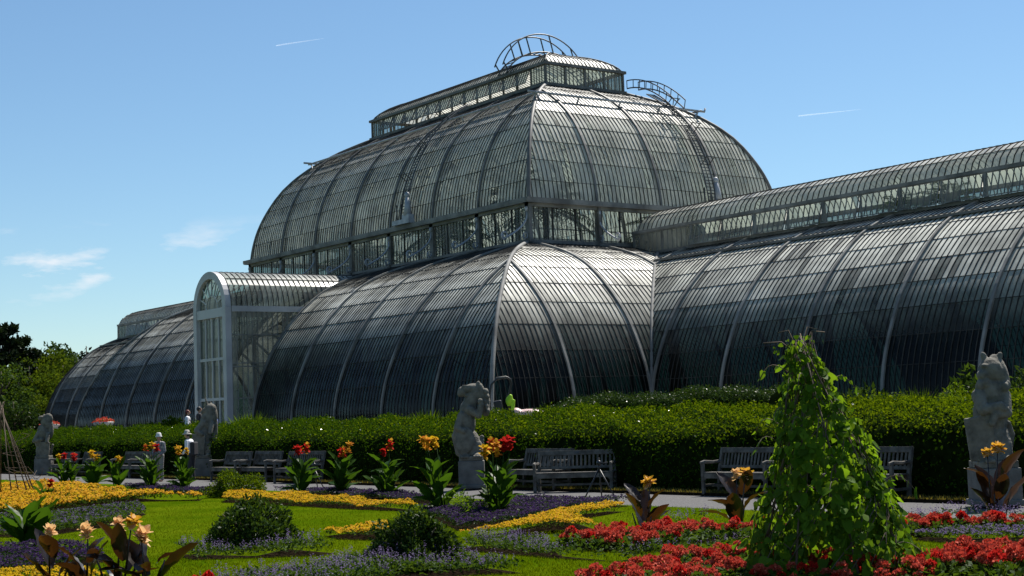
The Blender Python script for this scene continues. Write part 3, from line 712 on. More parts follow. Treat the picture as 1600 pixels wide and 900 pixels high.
# ------------------------------------------------------------------ hedges
def hedge(name, label, x0, x1, y0, y1, zf, zbk, z0, mats, dens=420, leaf=.055, front_only=True):
    """clipped hedge along X: front face at y0 (height zf), rounded shoulder, top rising to zbk at y1"""
    o = thing(name, label, 'hedge', ((x0+x1)/2, (y0+y1)/2, z0))
    prof = [(y0+.05, z0), (y0, z0+.3), (y0-.02, zf*.6+z0*.4), (y0, zf-.28), (y0+.10, zf-.09), (y0+.32, zf+.02)]
    n = 8
    for k in range(1, n+1): f = k/n; prof.append((y0+.32+(y1-y0-.6)*f, zf+.02+(zbk-zf)*(1-(1-f)**1.6)))
    prof += [(y1-.1, zbk-.1), (y1, zbk-.3), (y1, z0)]
    P = np.array(prof); s = np.concatenate([[0], np.cumsum(np.hypot(*np.diff(P, axis=0).T))])
    # core
    nx = int((x1-x0)/.5)+1; xs = np.linspace(x0, x1, nx); V = []; cen = np.array([(y0+y1)/2, (zf+z0)/2])
    def wob(x, t): return .06*math.sin(x*1.3+t*2)+.05*math.sin(x*3.1+t*5+1)+.04*math.sin(x*.37+2)
    for x in xs:
        for k, (y, z) in enumerate(prof):
            w = wob(x, s[k]); V.append((x-(x0+x1)/2, y-(y0+y1)/2+.05*np.sign(cen[0]-y), z-z0-.05+w*(z > z0+.4)))
    m = len(prof); F = [(i*m+k, (i+1)*m+k, (i+1)*m+k+1, i*m+k+1) for i in range(nx-1) for k in range(m-1)]
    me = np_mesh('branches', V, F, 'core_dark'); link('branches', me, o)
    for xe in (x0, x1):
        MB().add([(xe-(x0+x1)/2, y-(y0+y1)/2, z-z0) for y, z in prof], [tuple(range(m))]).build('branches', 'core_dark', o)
    # leaves; below the shoulder thinned and all dark-leaved, painting in the front's shade
    N = int((x1-x0)*s[-1]*dens)
    t = rng.uniform(0, s[-1], N); x = rng.uniform(x0, x1, N)
    y = np.interp(t, s, P[:, 0]); z = np.interp(t, s, P[:, 1])
    e = .03; ny = -(np.interp(t+e, s, P[:, 1])-np.interp(t-e, s, P[:, 1])); nz = np.interp(t+e, s, P[:, 0])-np.interp(t-e, s, P[:, 0])
    nr = unit(np.stack([np.zeros(N), ny, nz], 1)); w = .06*np.sin(x*1.3+t*2)+.05*np.sin(x*3.1+t*5+1)+.04*np.sin(x*.37+2)
    cl = .035*np.sin(x*11+t*7)*np.sin(t*13-x*5)
    pos = np.stack([x-(x0+x1)/2, y-(y0+y1)/2, z-z0+w*(z > z0+.4)], 1) + nr*(rng.normal(.0, .045, N)+cl*2.3)[:, None]
    d = unit(nr*.5 + rand_dirs(N)); nn = unit(nr + rand_dirs(N)*.65)
    L = leaf*rng.uniform(.7, 1.35, N)
    V, F = leaf_cards(pos, d, nn, L, L*.6)
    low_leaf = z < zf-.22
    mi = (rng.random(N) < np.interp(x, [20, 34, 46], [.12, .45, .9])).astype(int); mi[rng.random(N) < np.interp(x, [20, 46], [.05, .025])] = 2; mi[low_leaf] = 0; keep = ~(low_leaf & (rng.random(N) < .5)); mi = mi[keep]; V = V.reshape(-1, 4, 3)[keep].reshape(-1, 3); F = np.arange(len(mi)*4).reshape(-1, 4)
    tag(link('foliage', np_mesh('foliage', V, F, mats, mi), o), kind='stuff')
    return o
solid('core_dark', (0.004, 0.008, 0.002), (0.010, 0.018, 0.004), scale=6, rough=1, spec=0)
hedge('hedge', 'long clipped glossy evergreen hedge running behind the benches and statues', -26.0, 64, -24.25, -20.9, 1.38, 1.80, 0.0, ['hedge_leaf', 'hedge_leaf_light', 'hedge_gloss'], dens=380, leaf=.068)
hedge('hedge', 'shorter dark hedge on the terrace in front of the right wing', (24.68, -15.20, 2.14)[0], (35.30, -15.20, 1.85)[0], -16.0, -14.3, 2.14, 2.26, .88, ['leaf_dark', 'leaf_dark', 'hedge_gloss'], dens=380, leaf=.065)

# ------------------------------------------------------------------ statues
def remesh(o, vox, smooth=4, disp=None):
    r = o.modifiers.new('remesh', 'REMESH'); r.mode = 'VOXEL'; r.voxel_size = vox; r.use_smooth_shade = True
    s = o.modifiers.new('smooth', 'SMOOTH'); s.iterations = smooth; s.factor = .5
def cap(mb, p0, p1, r0, r1, n=6):
    p0, p1 = Vector(p0), Vector(p1)
    for k in range(n+1):
        f = k/n; r = r0*(1-f)+r1*f; mb.ell(p0.lerp(p1, f), (r, r, r), nu=10, nv=6)
def statue(label, loc, build, pl, hp):
    """pl = plinth width, hp = plinth height; figure built in a frame with x to the viewer's right"""
    o = thing('statue', label, 'statue', loc, YAW, 'stone beasts along the path')
    p = MB(); p.box((0, 0, hp/2), (pl, pl, hp)); p.box((0, 0, .05), (pl+.08, pl+.08, .10)); p.build('plinth', 'plinth_stone', o, bevel=.02)
    b = MB(); b.box((0, 0, hp+.06), (pl*.92, pl*.92, .12)); b.build('base', 'stone', o, bevel=.02)
    f = MB(); build(f, hp+.1); g = f.build('figure', 'stone', o, True); remesh(g, .016, 1)
    return o
def beast_maned(f, z):      # squat cat-like beast, head turned to the left, paw on a shield
    f.ell((.02, .02, 1.02), (.30, .26, .42)); f.ell((0, .02, 1.48), (.29, .24, .46)); f.ell((.02, 0, 1.86), (.25, .22, .30))
    f.ell((.05, -.01, 2.22), (.215, .20, .235)); f.ell((-.09, -.08, 2.16), (.13, .12, .10)); f.ell((-.15, -.11, 2.18), (.055, .06, .045)); f.ell((-.10, -.08, 2.08), (.09, .09, .05))
    f.ell((-.03, -.10, 2.30), (.12, .09, .05), (0, .2, 0)); f.ell((.20, .06, 2.18), (.15, .20, .34), (0, -.25, 0)); f.ell((.17, .08, 1.85), (.13, .18, .3))
    for p, r in (((.20, 0, 2.44), (0, .35, 0)), ((-.04, .02, 2.45), (0, -.3, 0))):
        f.ell(p, (.055, .045, .11), r)
    cap(f, (-.22, -.12, 1.82), (-.20, -.26, 1.58), .12, .09); cap(f, (-.20, -.26, 1.58), (.08, -.30, 1.64), .085, .08); f.ell((.12, -.31, 1.60), (.09, .07, .07))
    cap(f, (.22, -.08, 1.80), (.20, -.24, 1.52), .12, .09); cap(f, (.20, -.24, 1.52), (-.02, -.31, 1.50), .08, .07); cap(f, (-.02, -.31, 1.5), (-.08, -.32, 1.36), .07, .06)
    f.box((-.24, -.20, 1.12), (.46, .08, .72), (.06, -.12, 0)); f.box((-.12, -.21, .80), (.34, .08, .34), (0, -.1, 0))
    for s in (-1, 1):
        cap(f, (s*.15, -.04, 1.0), (s*.17, -.12, .78), .17, .13); f.ell((s*.15, -.20, .76), (.11, .15, .08))
        for k in range(3): f.ell((s*.15-.06+.06*k, -.33, .74), (.032, .05, .04))
    for k in range(9): a = k*.7; f.ell((.03+.24*math.cos(a), -.12+.05*math.sin(a*2), 1.98+.05*math.sin(a)), (.06, .06, .09))
    cap(f, (.28, .10, .80), (.36, .06, 1.15), .06, .05); cap(f, (.36, .06, 1.15), (.30, .02, 1.35), .05, .04)
def beast_snout(f, z):      # upright beast with long blunt snout to the left and wing behind
    f.ell((-.02, .02, 1.05), (.27, .25, .42)); f.ell((-.17, .0, 1.35), (.27, .24, .27)); f.ell((-.10, 0, 1.62), (.24, .22, .36)); f.ell((-.02, 0, 1.95), (.23, .2, .26))
    cap(f, (-.02, 0, 2.0), (.12, 0, 2.38), .19, .17); f.ell((.10, 0, 2.46), (.22, .16, .14)); f.box((.0, 0, 2.47), (.34, .24, .17), (0, .06, 0)); f.ell((-.17, -.02, 2.40), (.12, .12, .13))
    f.ell((-.22, -.04, 2.36), (.08, .09, .09)); f.ell((-.02, -.05, 2.30), (.10, .09, .06)); f.ell((.23, -.05, 2.55), (.06, .05, .11), (0, .2, 0)); f.ell((.22, .09, 2.54), (.05, .05, .10), (0, .2, 0))
    cap(f, (.24, 0, 2.5), (.36, .05, 2.15), .12, .17); cap(f, (.36, .05, 2.15), (.40, .03, 1.86), .17, .10)
    for k in range(5): f.ell((.42+.02*math.sin(k*2), -.03, 2.38-.12*k), (.07, .13, .09))
    cap(f, (.0, -.16, 1.95), (.22, -.22, 1.80), .11, .09); cap(f, (.22, -.22, 1.80), (.30, -.24, 2.06), .09, .07); f.ell((.28, -.25, 2.14), (.07, .06, .08))
    cap(f, (-.20, -.14, 1.80), (-.32, -.22, 1.50), .11, .09); cap(f, (-.32, -.22, 1.5), (-.16, -.28, 1.42), .08, .07)
    f.ell((-.14, -.24, 1.18), (.24, .06, .34), (0, .2, 0)); cap(f, (-.38, .05, 1.30), (-.28, .05, .90), .10, .12)
    for s in (-1, 1):
        cap(f, (s*.13, 0, 1.05), (s*.17, -.06, .80), .17, .14); f.ell((s*.15, -.15, .80), (.13, .16, .09)); 
        for k in range(3): f.ell((s*.15-.07+.07*k, -.29, .78), (.035, .05, .045))
    cap(f, (.24, .06, .80), (.28, .08, 1.25), .09, .06)
def beast_horn(f, z):       # tall lean beast with a horn, leaning to the right
    f.ell((-.12, .02, 1.05), (.30, .26, .42)); f.ell((-.06, .02, 1.5), (.30, .25, .42)); f.ell((.08, 0, 1.92), (.25, .22, .36)); cap(f, (.12, 0, 2.0), (.18, 0, 2.32), .21, .18)
    f.ell((.20, 0, 2.36), (.21, .17, .19)); f.ell((.02, -.02, 2.30), (.15, .12, .11), (0, -.5, 0)); f.ell((-.06, -.03, 2.24), (.07, .08, .07))
    cap(f, (.10, -.02, 2.48), (.02, -.03, 2.76), .045, .018, 10); f.ell((.30, .04, 2.2), (.13, .17, .32), (0, -.1, 0))
    f.ell((.19, .09, 2.52), (.045, .045, .09)); f.ell((.34, .1, 1.75), (.08, .1, .42))
    cap(f, (-.02, -.14, 1.9), (-.26, -.24, 1.62), .12, .09); cap(f, (-.26, -.24, 1.62), (-.06, -.31, 1.5), .08, .07)
    cap(f, (.24, -.10, 1.85), (.22, -.24, 1.55), .11, .08); f.box((-.20, -.22, 1.15), (.46, .08, .70), (.05, .1, 0)); 
    for s in (-1, 1): cap(f, (-.06+s*.17, -.02, 1.1), (-.04+s*.2, -.1, .8), .18, .13); f.ell((-.04+s*.19, -.18, .77), (.12, .15, .08))
    cap(f, (.24, .08, .8), (.30, .06, 1.3), .07, .10); cap(f, (.30, .06, 1.3), (.24, .06, 1.6), .10, .05)
def beast_round(f, z):      # beast with rounded hood, hunched, seen from behind the shoulder
    f.ell((-.05, .02, 1.0), (.26, .24, .40)); f.ell((-.12, .02, 1.4), (.27, .24, .36)); f.ell((-.02, .0, 1.75), (.26, .22, .38)); f.ell((.12, 0, 2.15), (.24, .16, .36)); f.ell((.20, 0, 2.30), (.20, .13, .24))
    f.ell((-.08, -.02, 2.36), (.14, .12, .09)); f.ell((-.15, -.02, 2.32), (.07, .08, .07)); f.ell((.28, .03, 1.9), (.13, .14, .42)); f.ell((.0, .06, 2.45), (.05, .04, .07))
    cap(f, (-.18, -.12, 1.7), (-.34, -.22, 1.40), .11, .08); cap(f, (-.34, -.22, 1.40), (.0, -.28, 1.46), .08, .07); cap(f, (.22, -.1, 1.65), (.2, -.26, 1.35), .11, .08)
    f.box((.10, -.22, 1.05), (.40, .08, .60), (.05, .1, 0))
    for s in (-1, 1): cap(f, (-.04+s*.13, -.02, 1.05), (-.04+s*.15, -.08, .76), .16, .12); f.ell((-.04+s*.14, -.16, .74), (.11, .14, .08))
    cap(f, (.22, .1, .75), (.34, .1, 1.2), .07, .06)
statue('grey stone statue of a cat-eared beast behind the bronze-leaved canna at far right', (*(49.72, -25.42),0.02), beast_maned, .70, .62)
statue('grey stone statue of a long-snouted beast beside the pair of benches', (*(34.12, -25.28),0.02), beast_snout, .64, .68)
statue('grey stone statue of a horned beast in front of the white porch', (*(16.36, -24.26),0.02), beast_horn, .64, .66)
statue('grey stone statue of a round-hooded beast, the farthest, beside the bare cane wigwam', (*(2.12, -25.02),0.02), beast_round, .64, .66)

# ------------------------------------------------------------------ benches
def make_bench(label, L=1.86):
    o = thing('park_bench', label, 'bench', group='wooden benches along the path')
    D, H, S = .56, .92, .44
    for s in (-1, 1):
        x = s*(L/2-.035)
        MB().box((x, -D/2+.03, .32), (.07, .06, .64)).build('leg', 'teak', o, bevel=.006)
        m = MB(); m.bar((x, D/2-.08, 0), (x, D/2-.06, .42), .07, .07, (1, 0, 0)); m.bar((x, D/2-.06, .42), (x, D/2+.07, H+.02), .07, .065, (1, 0, 0)); m.build('leg', 'teak', o, bevel=.006)
        a = MB(); a.tube([(x, -D/2-.03, .645), (x, -D/2+.08, .665), (x, .05, .65), (x, D/2-.02, .665)], [.030, .042, .036, .036], 6); a.build('armrest', 'teak', o)
        MB().box((x, 0, .18), (.05, D-.1, .05)).build('side_rail', 'teak', o)
        b = MB(); b.add([(x-.02*s, -D/2+.05, .40), (x-.17*s, -D/2+.05, .40), (x-.02*s, -D/2+.05, .25)], [(0, 1, 2)]); b.add([(x-.02*s, -D/2+.02, .40), (x-.17*s, -D/2+.02, .40), (x-.02*s, -D/2+.02, .25)], [(2, 1, 0)]); b.build('brace', 'teak', o)
    MB().box((0, -D/2+.035, S-.06), (L-.1, .045, .10)).build('seat_rail', 'teak', o, bevel=.005)
    MB().box((0, D/2-.07, S-.06), (L-.1, .045, .10)).build('seat_rail', 'teak', o, bevel=.005)
    MB().box((0, 0, .17), (L-.1, .05, .05)).build('stretcher', 'teak', o)
    for k in range(6): MB().box((0, -D/2+.045+k*.083, S+.005), (L-.04, .066, .022)).build('seat_slat', 'teak', o)
    yb = lambda z: D/2-.06+(z-.42)*.26
    MB().box((0, yb(.885), .885), (L-.06, .045, .11), (-.25, 0, 0)).build('top_rail', 'teak', o, bevel=.006)
    MB().box((0, yb(.55), .55), (L-.12, .04, .06), (-.25, 0, 0)).build('back_rail', 'teak', o)
    n = 17
    for k in range(n):
        x = (k-(n-1)/2)*(L-.2)/n; MB().bar((x, yb(.57), .57), (x, yb(.84), .84), .045, .018, (0, 1, 0)).build('back_slat', 'teak', o)
    MB().box((0, yb(.885)-.027, .89), (.10, .008, .05), (-.25, 0, 0)).build('plaque', 'dark_metal', o)
    return o
bench_specs = [
    (*(36.25, -24.88), 0.0, 'weathered bench standing behind the turned bench beside the long-snouted statue'),
    (*(37.91, -25.25), .70, 'weathered bench turned at an angle, overlapping the bench behind it'),
    (*(43.13, -24.52), .0, 'weathered bench just left of the vine obelisk, behind peach canna'),
    (*(46.32, -24.51), .0, 'weathered bench whose right end shows past the vine obelisk'),
    (*(20.05, -25.36), .0, 'left one of the three benches right of the horned statue'),
    (*(21.69, -25.12), .0, 'middle one of the three benches right of the horned statue'),
    (*(24.53, -25.27), .12, 'right one of the three benches right of the horned statue'),
    (*(12.55, -25.14), .0, 'bench behind the standing visitor in the white hat'),
    (*(10.75, -25.10), .0, 'bench left of the one behind the white-hatted visitor'),
    (*(6.46, -25.11), .0, 'bench second to the right of the round-hooded statue'),
    (*(4.05, -25.13), .0, 'bench directly right of the round-hooded statue')]
bench0 = make_bench('x')
for k, (x, y, rz, lab) in enumerate(bench_specs):
    b = bench0 if k == 0 else copy_tree(bench0)
    b.location = (x, min(y+.25, -24.78), .02 if y > -25 else -.012); b.rotation_euler = (0, 0, rz); b['label'] = lab

# ------------------------------------------------------------------ trees beyond the far wing
def tree(label, base, H, R, mat, kind='round', n=2600, leaf=.4):
    o = thing('tree', label, 'tree', base, 0, 'trees beyond the far wing')
    tr = MB(); tr.tube([(0, 0, 0), (.1, 0, H*.3), (0, .1, H*.62), (.1, 0, H*.9)], [R*.075, R*.06, R*.04, R*.012], 8)
    cl = []
    nc = 26 if kind == 'round' else 20
    for k in range(nc):
        if kind == 'round':
            d = Vector((random.gauss(0, 1), random.gauss(0, 1), random.gauss(0, .9))).normalized()*random.uniform(.45, 1.0)
            c = Vector((d.x*R*.8, d.y*R*.8, H*.56+d.z*H*.36)); r = R*random.uniform(.22, .42)
        else:
            f = (k+.5)/nc; a = k*2.4; rr = R*(1-f*.75)*random.uniform(.35, 1); c = Vector((math.cos(a)*rr, math.sin(a)*rr, H*(.22+.74*f))); r = R*random.uniform(.2, .36)*(1.1-.5*f)
        cl.append((c, r))
        tr.tube([(0, 0, max(c.z*.7, H*.18)), (c.x*.5, c.y*.5, c.z*.86), tuple(c)], [R*.03, R*.02, R*.006], 5)
    tr.build('trunk', 'bark', o, True)
    per = n//nc; Ps = []; Ns = []
    for c, r in cl:
        d = rand_dirs(per); rad = r*rng.uniform(.55, 1.1, (per, 1)); q = np.array(c)+d*rad*np.array([1, 1, .72 if kind == 'round' else .42]); Ps.append(q); Ns.append(d)
    P = np.concatenate(Ps); Nn = np.concatenate(Ns); m = len(P)
    V, F = leaf_cards(P, unit(Nn*.4+rand_dirs(m)+np.array([0, 0, -.25])), unit(Nn+rand_dirs(m)*.7), leaf*rng.uniform(.6, 1.4, m), leaf*rng.uniform(.5, .9, m))
    link('crown', np_mesh('crown', V, F, mat), o)
    return o
def at_depth(p): return (p[0], p[1], -.05)
T = [('tall dark conifer at the left edge of the picture', (-63.27, -5.97, 1.09), 11.2, 3.6, 'pine', 'pine', 6500, .42),
     ('dark conifer with a jagged top, second from the left edge', (-66.40, -3.44, 1.02), 10.4, 3.2, 'pine', 'pine', 5500, .40),
     ('dark bushy conifer between the jagged one and the glasshouse', (-71.34, 0.03, 0.92), 10.0, 3.2, 'pine', 'round', 5500, .40),
     ('small dark tree rising just left of the far wing roof', (-80.62, 7.76, 0.68), 11.2, 3.4, 'pine', 'round', 4500, .40),
     ('pale thin tree top beside the small dark tree', (-77.57, 5.12, 0.76), 10.2, 2.2, 'tree_light', 'round', 2500, .30),
     ('bright green tree touching the far wing', (-66.24, 0.20, 0.87), 9.2, 4.1, 'tree_light', 'round', 7500, .30),
     ('broad bright green tree in front of the conifers', (-61.96, -4.16, 1.01), 8.2, 3.9, 'tree_light', 'round', 8000, .26),
     ('green tree at the left edge below the conifers', (-59.30, -7.34, 1.12), 7.6, 3.6, 'leaf_mid', 'round', 6000, .26),
     ('low yellowish shrubby tree in front of the bright green trees', (-54.38, -5.68, 1.02), 4.8, 2.4, 'tree_light', 'round', 5000, .20),
     ('dark tree filling the gap behind the bright green tree', (-74.48, 2.54, 0.84), 10.6, 3.6, 'leaf_dark', 'round', 6500, .34),
     ('dark tree behind the end of the far wing', (-81.28, 6.85, 0.72), 10.6, 3.4, 'leaf_dark', 'round', 6000, .34),
     ('low dark bushy tree left of the round-hooded statue', (-50.71, -9.19, 1.13), 4.7, 2.6, 'leaf_dark', 'round', 4500, .20)]
for lab, p, H, R, m, k, n, lf in T: tree(lab, at_depth(p), H, R, m, k, n, lf)

# ------------------------------------------------------------------ palms growing inside the glasshouse
def palm(label, loc, H, R, n=22):
    o = thing('palm_tree', label, 'palm', loc, random.uniform(0, 6), 'palms growing inside the glasshouse')
    MB().tube([(0, 0, 0), (.12, .05, H*.5), (0, 0, H)], [.22, .17, .14], 8).build('trunk', 'bark', o, True)
    P = []; Dr = []; Nn = []; L = []
    st = MB()
    for k in range(n):
        a = k*2.4; e = math.radians(75-95*(k/n)); pts = []
        for q in range(12):
            f = q/11; r = R*f*math.cos(e)*.95+R*.05*f; z = R*f*math.sin(e)-R*.55*f*f
            pts.append((r*math.cos(a), r*math.sin(a), H+z))
        st.tube(pts, [.03*(1-.8*q/11) for q in range(12)], 4)
        side = np.array([-math.sin(a), math.cos(a), 0])
        for q in range(2, 24):
            f = q/23; g = f*11; j = min(int(g), 10); w = g-j; p = np.array(pts[j])*(1-w)+np.array(pts[j+1])*w; tdir = np.array(pts[j+1])-np.array(pts[j]); tdir /= np.linalg.norm(tdir)
            for s in (-1, 1):
                P.append(p); Dr.append(side*s+tdir*.5+np.array([0, 0, -.25])); Nn.append(np.array([0, 0, 1.])+rng.normal(0, .25, 3)); L.append(R*.24*math.sin(PI*min(.95, .15+f*.8)))
    st.build('frond_stalks', 'leaf_mid', o)
    L = np.array(L); V, F = leaf_cards(np.array(P), np.array(Dr), np.array(Nn), L, L*.16, .1)
    link('fronds', np_mesh('fronds', V, F, 'palm_leaf'), o)
PL = [(10.6, -4.6, 10.2, 3.1), (11, 2.5, 9.4, 3.0), (6.5, -3.2, 11.4, 3.2), (3.0, -5.0, 9.8, 2.9), (-1.5, -2.2, 10.8, 3.0), (-5.5, -4.6, 9.2, 2.8), (-9.5, -3.0, 9.6, 2.8),
      (8.5, -10.5, 4.0, 2.4), (15.0, -9.8, 3.4, 2.2), (1.5, -11, 3.4, 2.2), (23.5, -.6, 7.4, 1.9), (27.5, -.4, 8.0, 1.8), (29.8, -.5, 8.1, 1.9), (35.5, -.3, 7.8, 1.9), (8, 5, 8.5, 3.0), (-3, 4.5, 9.0, 3.0)]
PLAB = ['behind the near corner of the dome', 'behind the end windows of the dome', 'behind the long side of the dome near its corner', 'seen through the clerestory', 'in the middle of the dome',
        'seen through the far half of the clerestory', 'at the far end of the dome', 'low behind the front vault', 'low behind the corner vault', 'low behind the front vault near the porch', 'at the start of the right wing',
        'topmost green behind the right wing lantern', 'under the right wing lantern', 'at the right edge under the wing lantern', 'at the back of the dome', 'at the back of the dome beyond the middle']
for (x, y, h, r), s in zip(PL, PLAB): palm('feathery palm inside the glasshouse, '+s, (x, y, Z0+.04), h, r)

# ------------------------------------------------------------------ bedding
def inside(P, poly):
    x, y = P[:, 0], P[:, 1]; r = np.zeros(len(P), bool); n = len(poly); j = n-1
    for i in range(n):
        xi, yi = poly[i]; xj, yj = poly[j]
        c = ((yi > y) != (yj > y)) & (x < (xj-xi)*(y-yi)/(yj-yi+1e-12)+xi); r ^= c; j = i
    return r
def scatter(poly, dens, n=None):
    p = np.array(poly); lo, hi = p.min(0), p.max(0); N = int(np.prod(hi-lo)*dens) if n is None else n
    q = rng.uniform(lo, hi, (N, 2)); return q[inside(q, poly)]
BEDS = []
def soil(poly):
    BEDS.append(poly)
    c = np.mean(poly, axis=0); o = MB(); o.add([(x, y, .006) for x, y in poly], [tuple(range(len(poly)))])
    tag(o.build('bed_soil', 'soil'), kind='structure')
def hgt(xy, h): return h*(.75+.18*np.sin(xy[:, 0]*2.3+xy[:, 1]*1.7)+.12*np.sin(xy[:, 0]*5.1-xy[:, 1]*4.3)+.06*np.sin(xy[:, 1]*11+xy[:, 0]*9))
def bedding(name, label, cat, poly, h, leafm, petal, fd=260, fs=.032, ld=420, ls=.05, spike=False, petal2=None, base=True):
    """low mass of small plants: leaves below, blooms on top"""
    if base: soil(poly)
    a = scatter(poly, ld*1.7); H = hgt(a, h); z = H*rng.uniform(.05, 1.0, len(a))**.6
    P = np.column_stack([a, z+.01]); m = len(P)
    V1, F1 = leaf_cards(P, rand_dirs(m)*np.array([1, 1, .5])+np.array([0, 0, .5]), rand_dirs(m)+np.array([0, 0, 1.]), ls*rng.uniform(.7, 1.5, m), ls*rng.uniform(.35, .6, m))
    b = scatter(poly, fd); Hb = hgt(b, h); n = len(b)
    if spike:
        k = 5; Z = (Hb*rng.uniform(.85, 1.35, n))[:, None] + np.arange(k)*fs*.75; B = np.repeat(b, k, 0)+rng.normal(0, fs*.22, (n*k, 2)); Q = np.column_stack([B, Z.ravel()])
    else:
        Q = np.repeat(np.column_stack([b, Hb*rng.uniform(.82, 1.12, n)+.015]), 4, 0)
    q = len(Q); d = rand_dirs(q)*np.array([1, 1, .45])+np.array([0, 0, .15])
    V2, F2 = leaf_cards(Q, d, rand_dirs(q)*.7+np.array([0, 0, 1.]), fs*rng.uniform(.7, 1.3, q), fs*rng.uniform(.6, 1.0, q), .2)
    mi = np.concatenate([np.zeros(m, int), 1+(rng.random(n) < .35).astype(int).repeat(q//max(n, 1))])
    o = link(name, np_mesh(name, np.concatenate([V1, V2]), np.concatenate([F1, F2+len(V1)]), [leafm, petal, petal2 or petal], mi))
    return tag(o, label, cat, kind='stuff')
Y1 = [(23.28, -34.57), (16.42, -32.57), (16.81, -30.27), (20.78, -30.26), (26.47, -31.42), (29.52, -31.54), (31.19, -31.24), (30.52, -30.87), (29.71, -32.21), (30.55, -33.58), (31.60, -35.17), (31.69, -37.02)]
bedding('yellow_bedding', 'broad drift of golden yellow flowers at the left, below the cane wigwam', 'flowers', Y1, 0.24, 'leaf_mid', 'petal_gold', 190, .062, 300, .07, petal2='petal_yellow')
P1 = [(22.43, -29.72), (21.62, -28.60), (27.40, -29.18), (29.77, -30.02), (28.12, -29.85), (25.29, -29.94)]
bedding('purple_bedding', 'strip of deep purple flowers behind the golden drift', 'flowers', P1, 0.16, 'leaf_dark', 'petal_purple', 280, .034)
L1 = [(38.10, -38.89), (33.69, -37.60), (34.10, -36.03), (33.13, -34.56), (32.58, -33.43), (35.29, -34.31), (38.29, -36.28), (39.61, -38.04)]
bedding('lilac_bedding', 'leafy lilac edging in front of the golden drift at left', 'flowers', L1, 0.2, 'leaf_mid', 'petal_lilac', 110, .03, 520, .06, petal2='petal_purple')
P2 = [(45.39, -41.02), (43.28, -40.40), (42.97, -39.19), (43.33, -38.73), (45.39, -39.09), (46.10, -39.58), (45.93, -40.36)]
bedding('purple_bedding', 'deep purple flowers under the peach cannas at lower left', 'flowers', P2, 0.18, 'leaf_dark', 'petal_purple', 300, .034)
Y2 = [(48.22, -41.84), (46.54, -41.35), (46.97, -40.71), (47.13, -39.97), (48.49, -40.24), (49.65, -40.77)]
bedding('yellow_bedding', 'yellow flowers at the bottom left corner', 'flowers', Y2, 0.14, 'leaf_mid', 'petal_yellow', 420, .035)
Y3 = [(32.52, -31.28), (30.29, -29.97), (32.75, -29.68), (37.13, -30.29), (40.22, -30.77), (40.50, -30.98), (38.68, -31.20), (35.68, -31.22), (32.65, -31.30)]
bedding('yellow_bedding', 'long narrow yellow flower strip across the middle of the lawn', 'flowers', Y3, 0.18, 'leaf_mid', 'petal_yellow', 460, .035, 340, .05, petal2='petal_gold')
P3 = [(29.40, -28.39), (30.77, -27.73), (34.07, -27.80), (37.09, -28.31), (38.73, -29.54), (34.89, -28.99), (30.46, -28.48)]
bedding('purple_bedding', 'narrow purple strip at the feet of the red cannas', 'flowers', P3, 0.15, 'leaf_dark', 'petal_purple', 280, .034)
P4 = [(40.79, -31.09), (41.08, -30.61), (40.86, -29.09), (41.20, -27.91), (43.46, -28.06), (43.42, -28.58), (43.42, -29.49), (44.43, -30.91), (44.95, -31.91), (45.50, -33.36), (43.61, -32.43)]
bedding('purple_bedding', 'wide deep purple bed around the two nearest tall cannas', 'flowers', P4, 0.18, 'leaf_dark', 'petal_purple', 300, .034)
Y4 = [(45.17, -31.56), (44.40, -30.25), (44.25, -29.26), (44.59, -29.13), (44.73, -29.43), (45.57, -31.17), (47.56, -32.17), (47.46, -32.04), (46.91, -32.60), (46.87, -33.42), (46.94, -34.26), (46.99, -34.33), (46.48, -33.14), (45.67, -31.88)]
bedding('yellow_bedding', 'zigzag band of bright yellow flowers left of the peach canna', 'flowers', Y4, 0.16, 'leaf_mid', 'petal_yellow', 520, .035, 340, .045, petal2='petal_gold')
Y5 = [(44.33, -35.10), (44.30, -34.94), (44.11, -33.88), (45.23, -34.44), (46.02, -35.04), (45.14, -35.30)]
bedding('yellow_bedding', 'short yellow flower clump between the two dark shrubs', 'flowers', Y5, 0.17, 'leaf_mid', 'petal_yellow', 440, .035, 340, .05, petal2='petal_gold')
L2 = [(45.42, -38.08), (45.41, -37.92), (46.62, -37.43), (46.02, -36.63), (47.30, -36.57), (47.40, -36.83), (46.89, -37.57), (46.33, -38.24)]
bedding('lilac_bedding', 'lilac and silver-green edging around the rounded dark shrub', 'flowers', L2, 0.2, 'leaf_mid', 'petal_lilac', 90, .024, 460, .06, spike=True)
L3 = [(50.57, -40.07), (49.83, -39.58), (49.72, -38.40), (49.47, -37.48), (49.30, -37.01), (50.75, -36.48), (51.62, -36.57), (51.33, -37.06), (51.16, -37.81), (51.80, -39.15)]
bedding('lilac_bedding', 'lilac flower spikes along the bottom edge below the large dark shrub', 'flowers', L3, 0.22, 'leaf_mid', 'petal_lilac', 110, .022, 560, .06, spike=True)
L4 = [(48.48, -35.30), (48.15, -35.01), (48.21, -34.26), (48.57, -34.06), (50.42, -35.07), (51.46, -35.10), (51.38, -33.78), (51.30, -32.75), (51.40, -32.68), (51.53, -33.82), (51.61, -35.08), (50.44, -35.29)]
bedding('lilac_bedding', 'lilac edging in front of the left red bed', 'flowers', L4, 0.16, 'leaf_mid', 'petal_lilac', 110, .022, 560, .055, spike=True)
L5 = [(52.64, -31.09), (52.45, -30.66), (53.15, -30.51), (53.82, -29.70), (54.37, -30.51), (53.50, -31.22)]
bedding('lilac_bedding', 'lilac edging in front of the right red bed', 'flowers', L5, 0.15, 'leaf_mid', 'petal_lilac', 320, .026, 520, .05)
L6 = [(48.26, -32.44), (48.55, -31.69), (48.46, -30.44), (48.17, -30.57), (48.39, -32.06)]
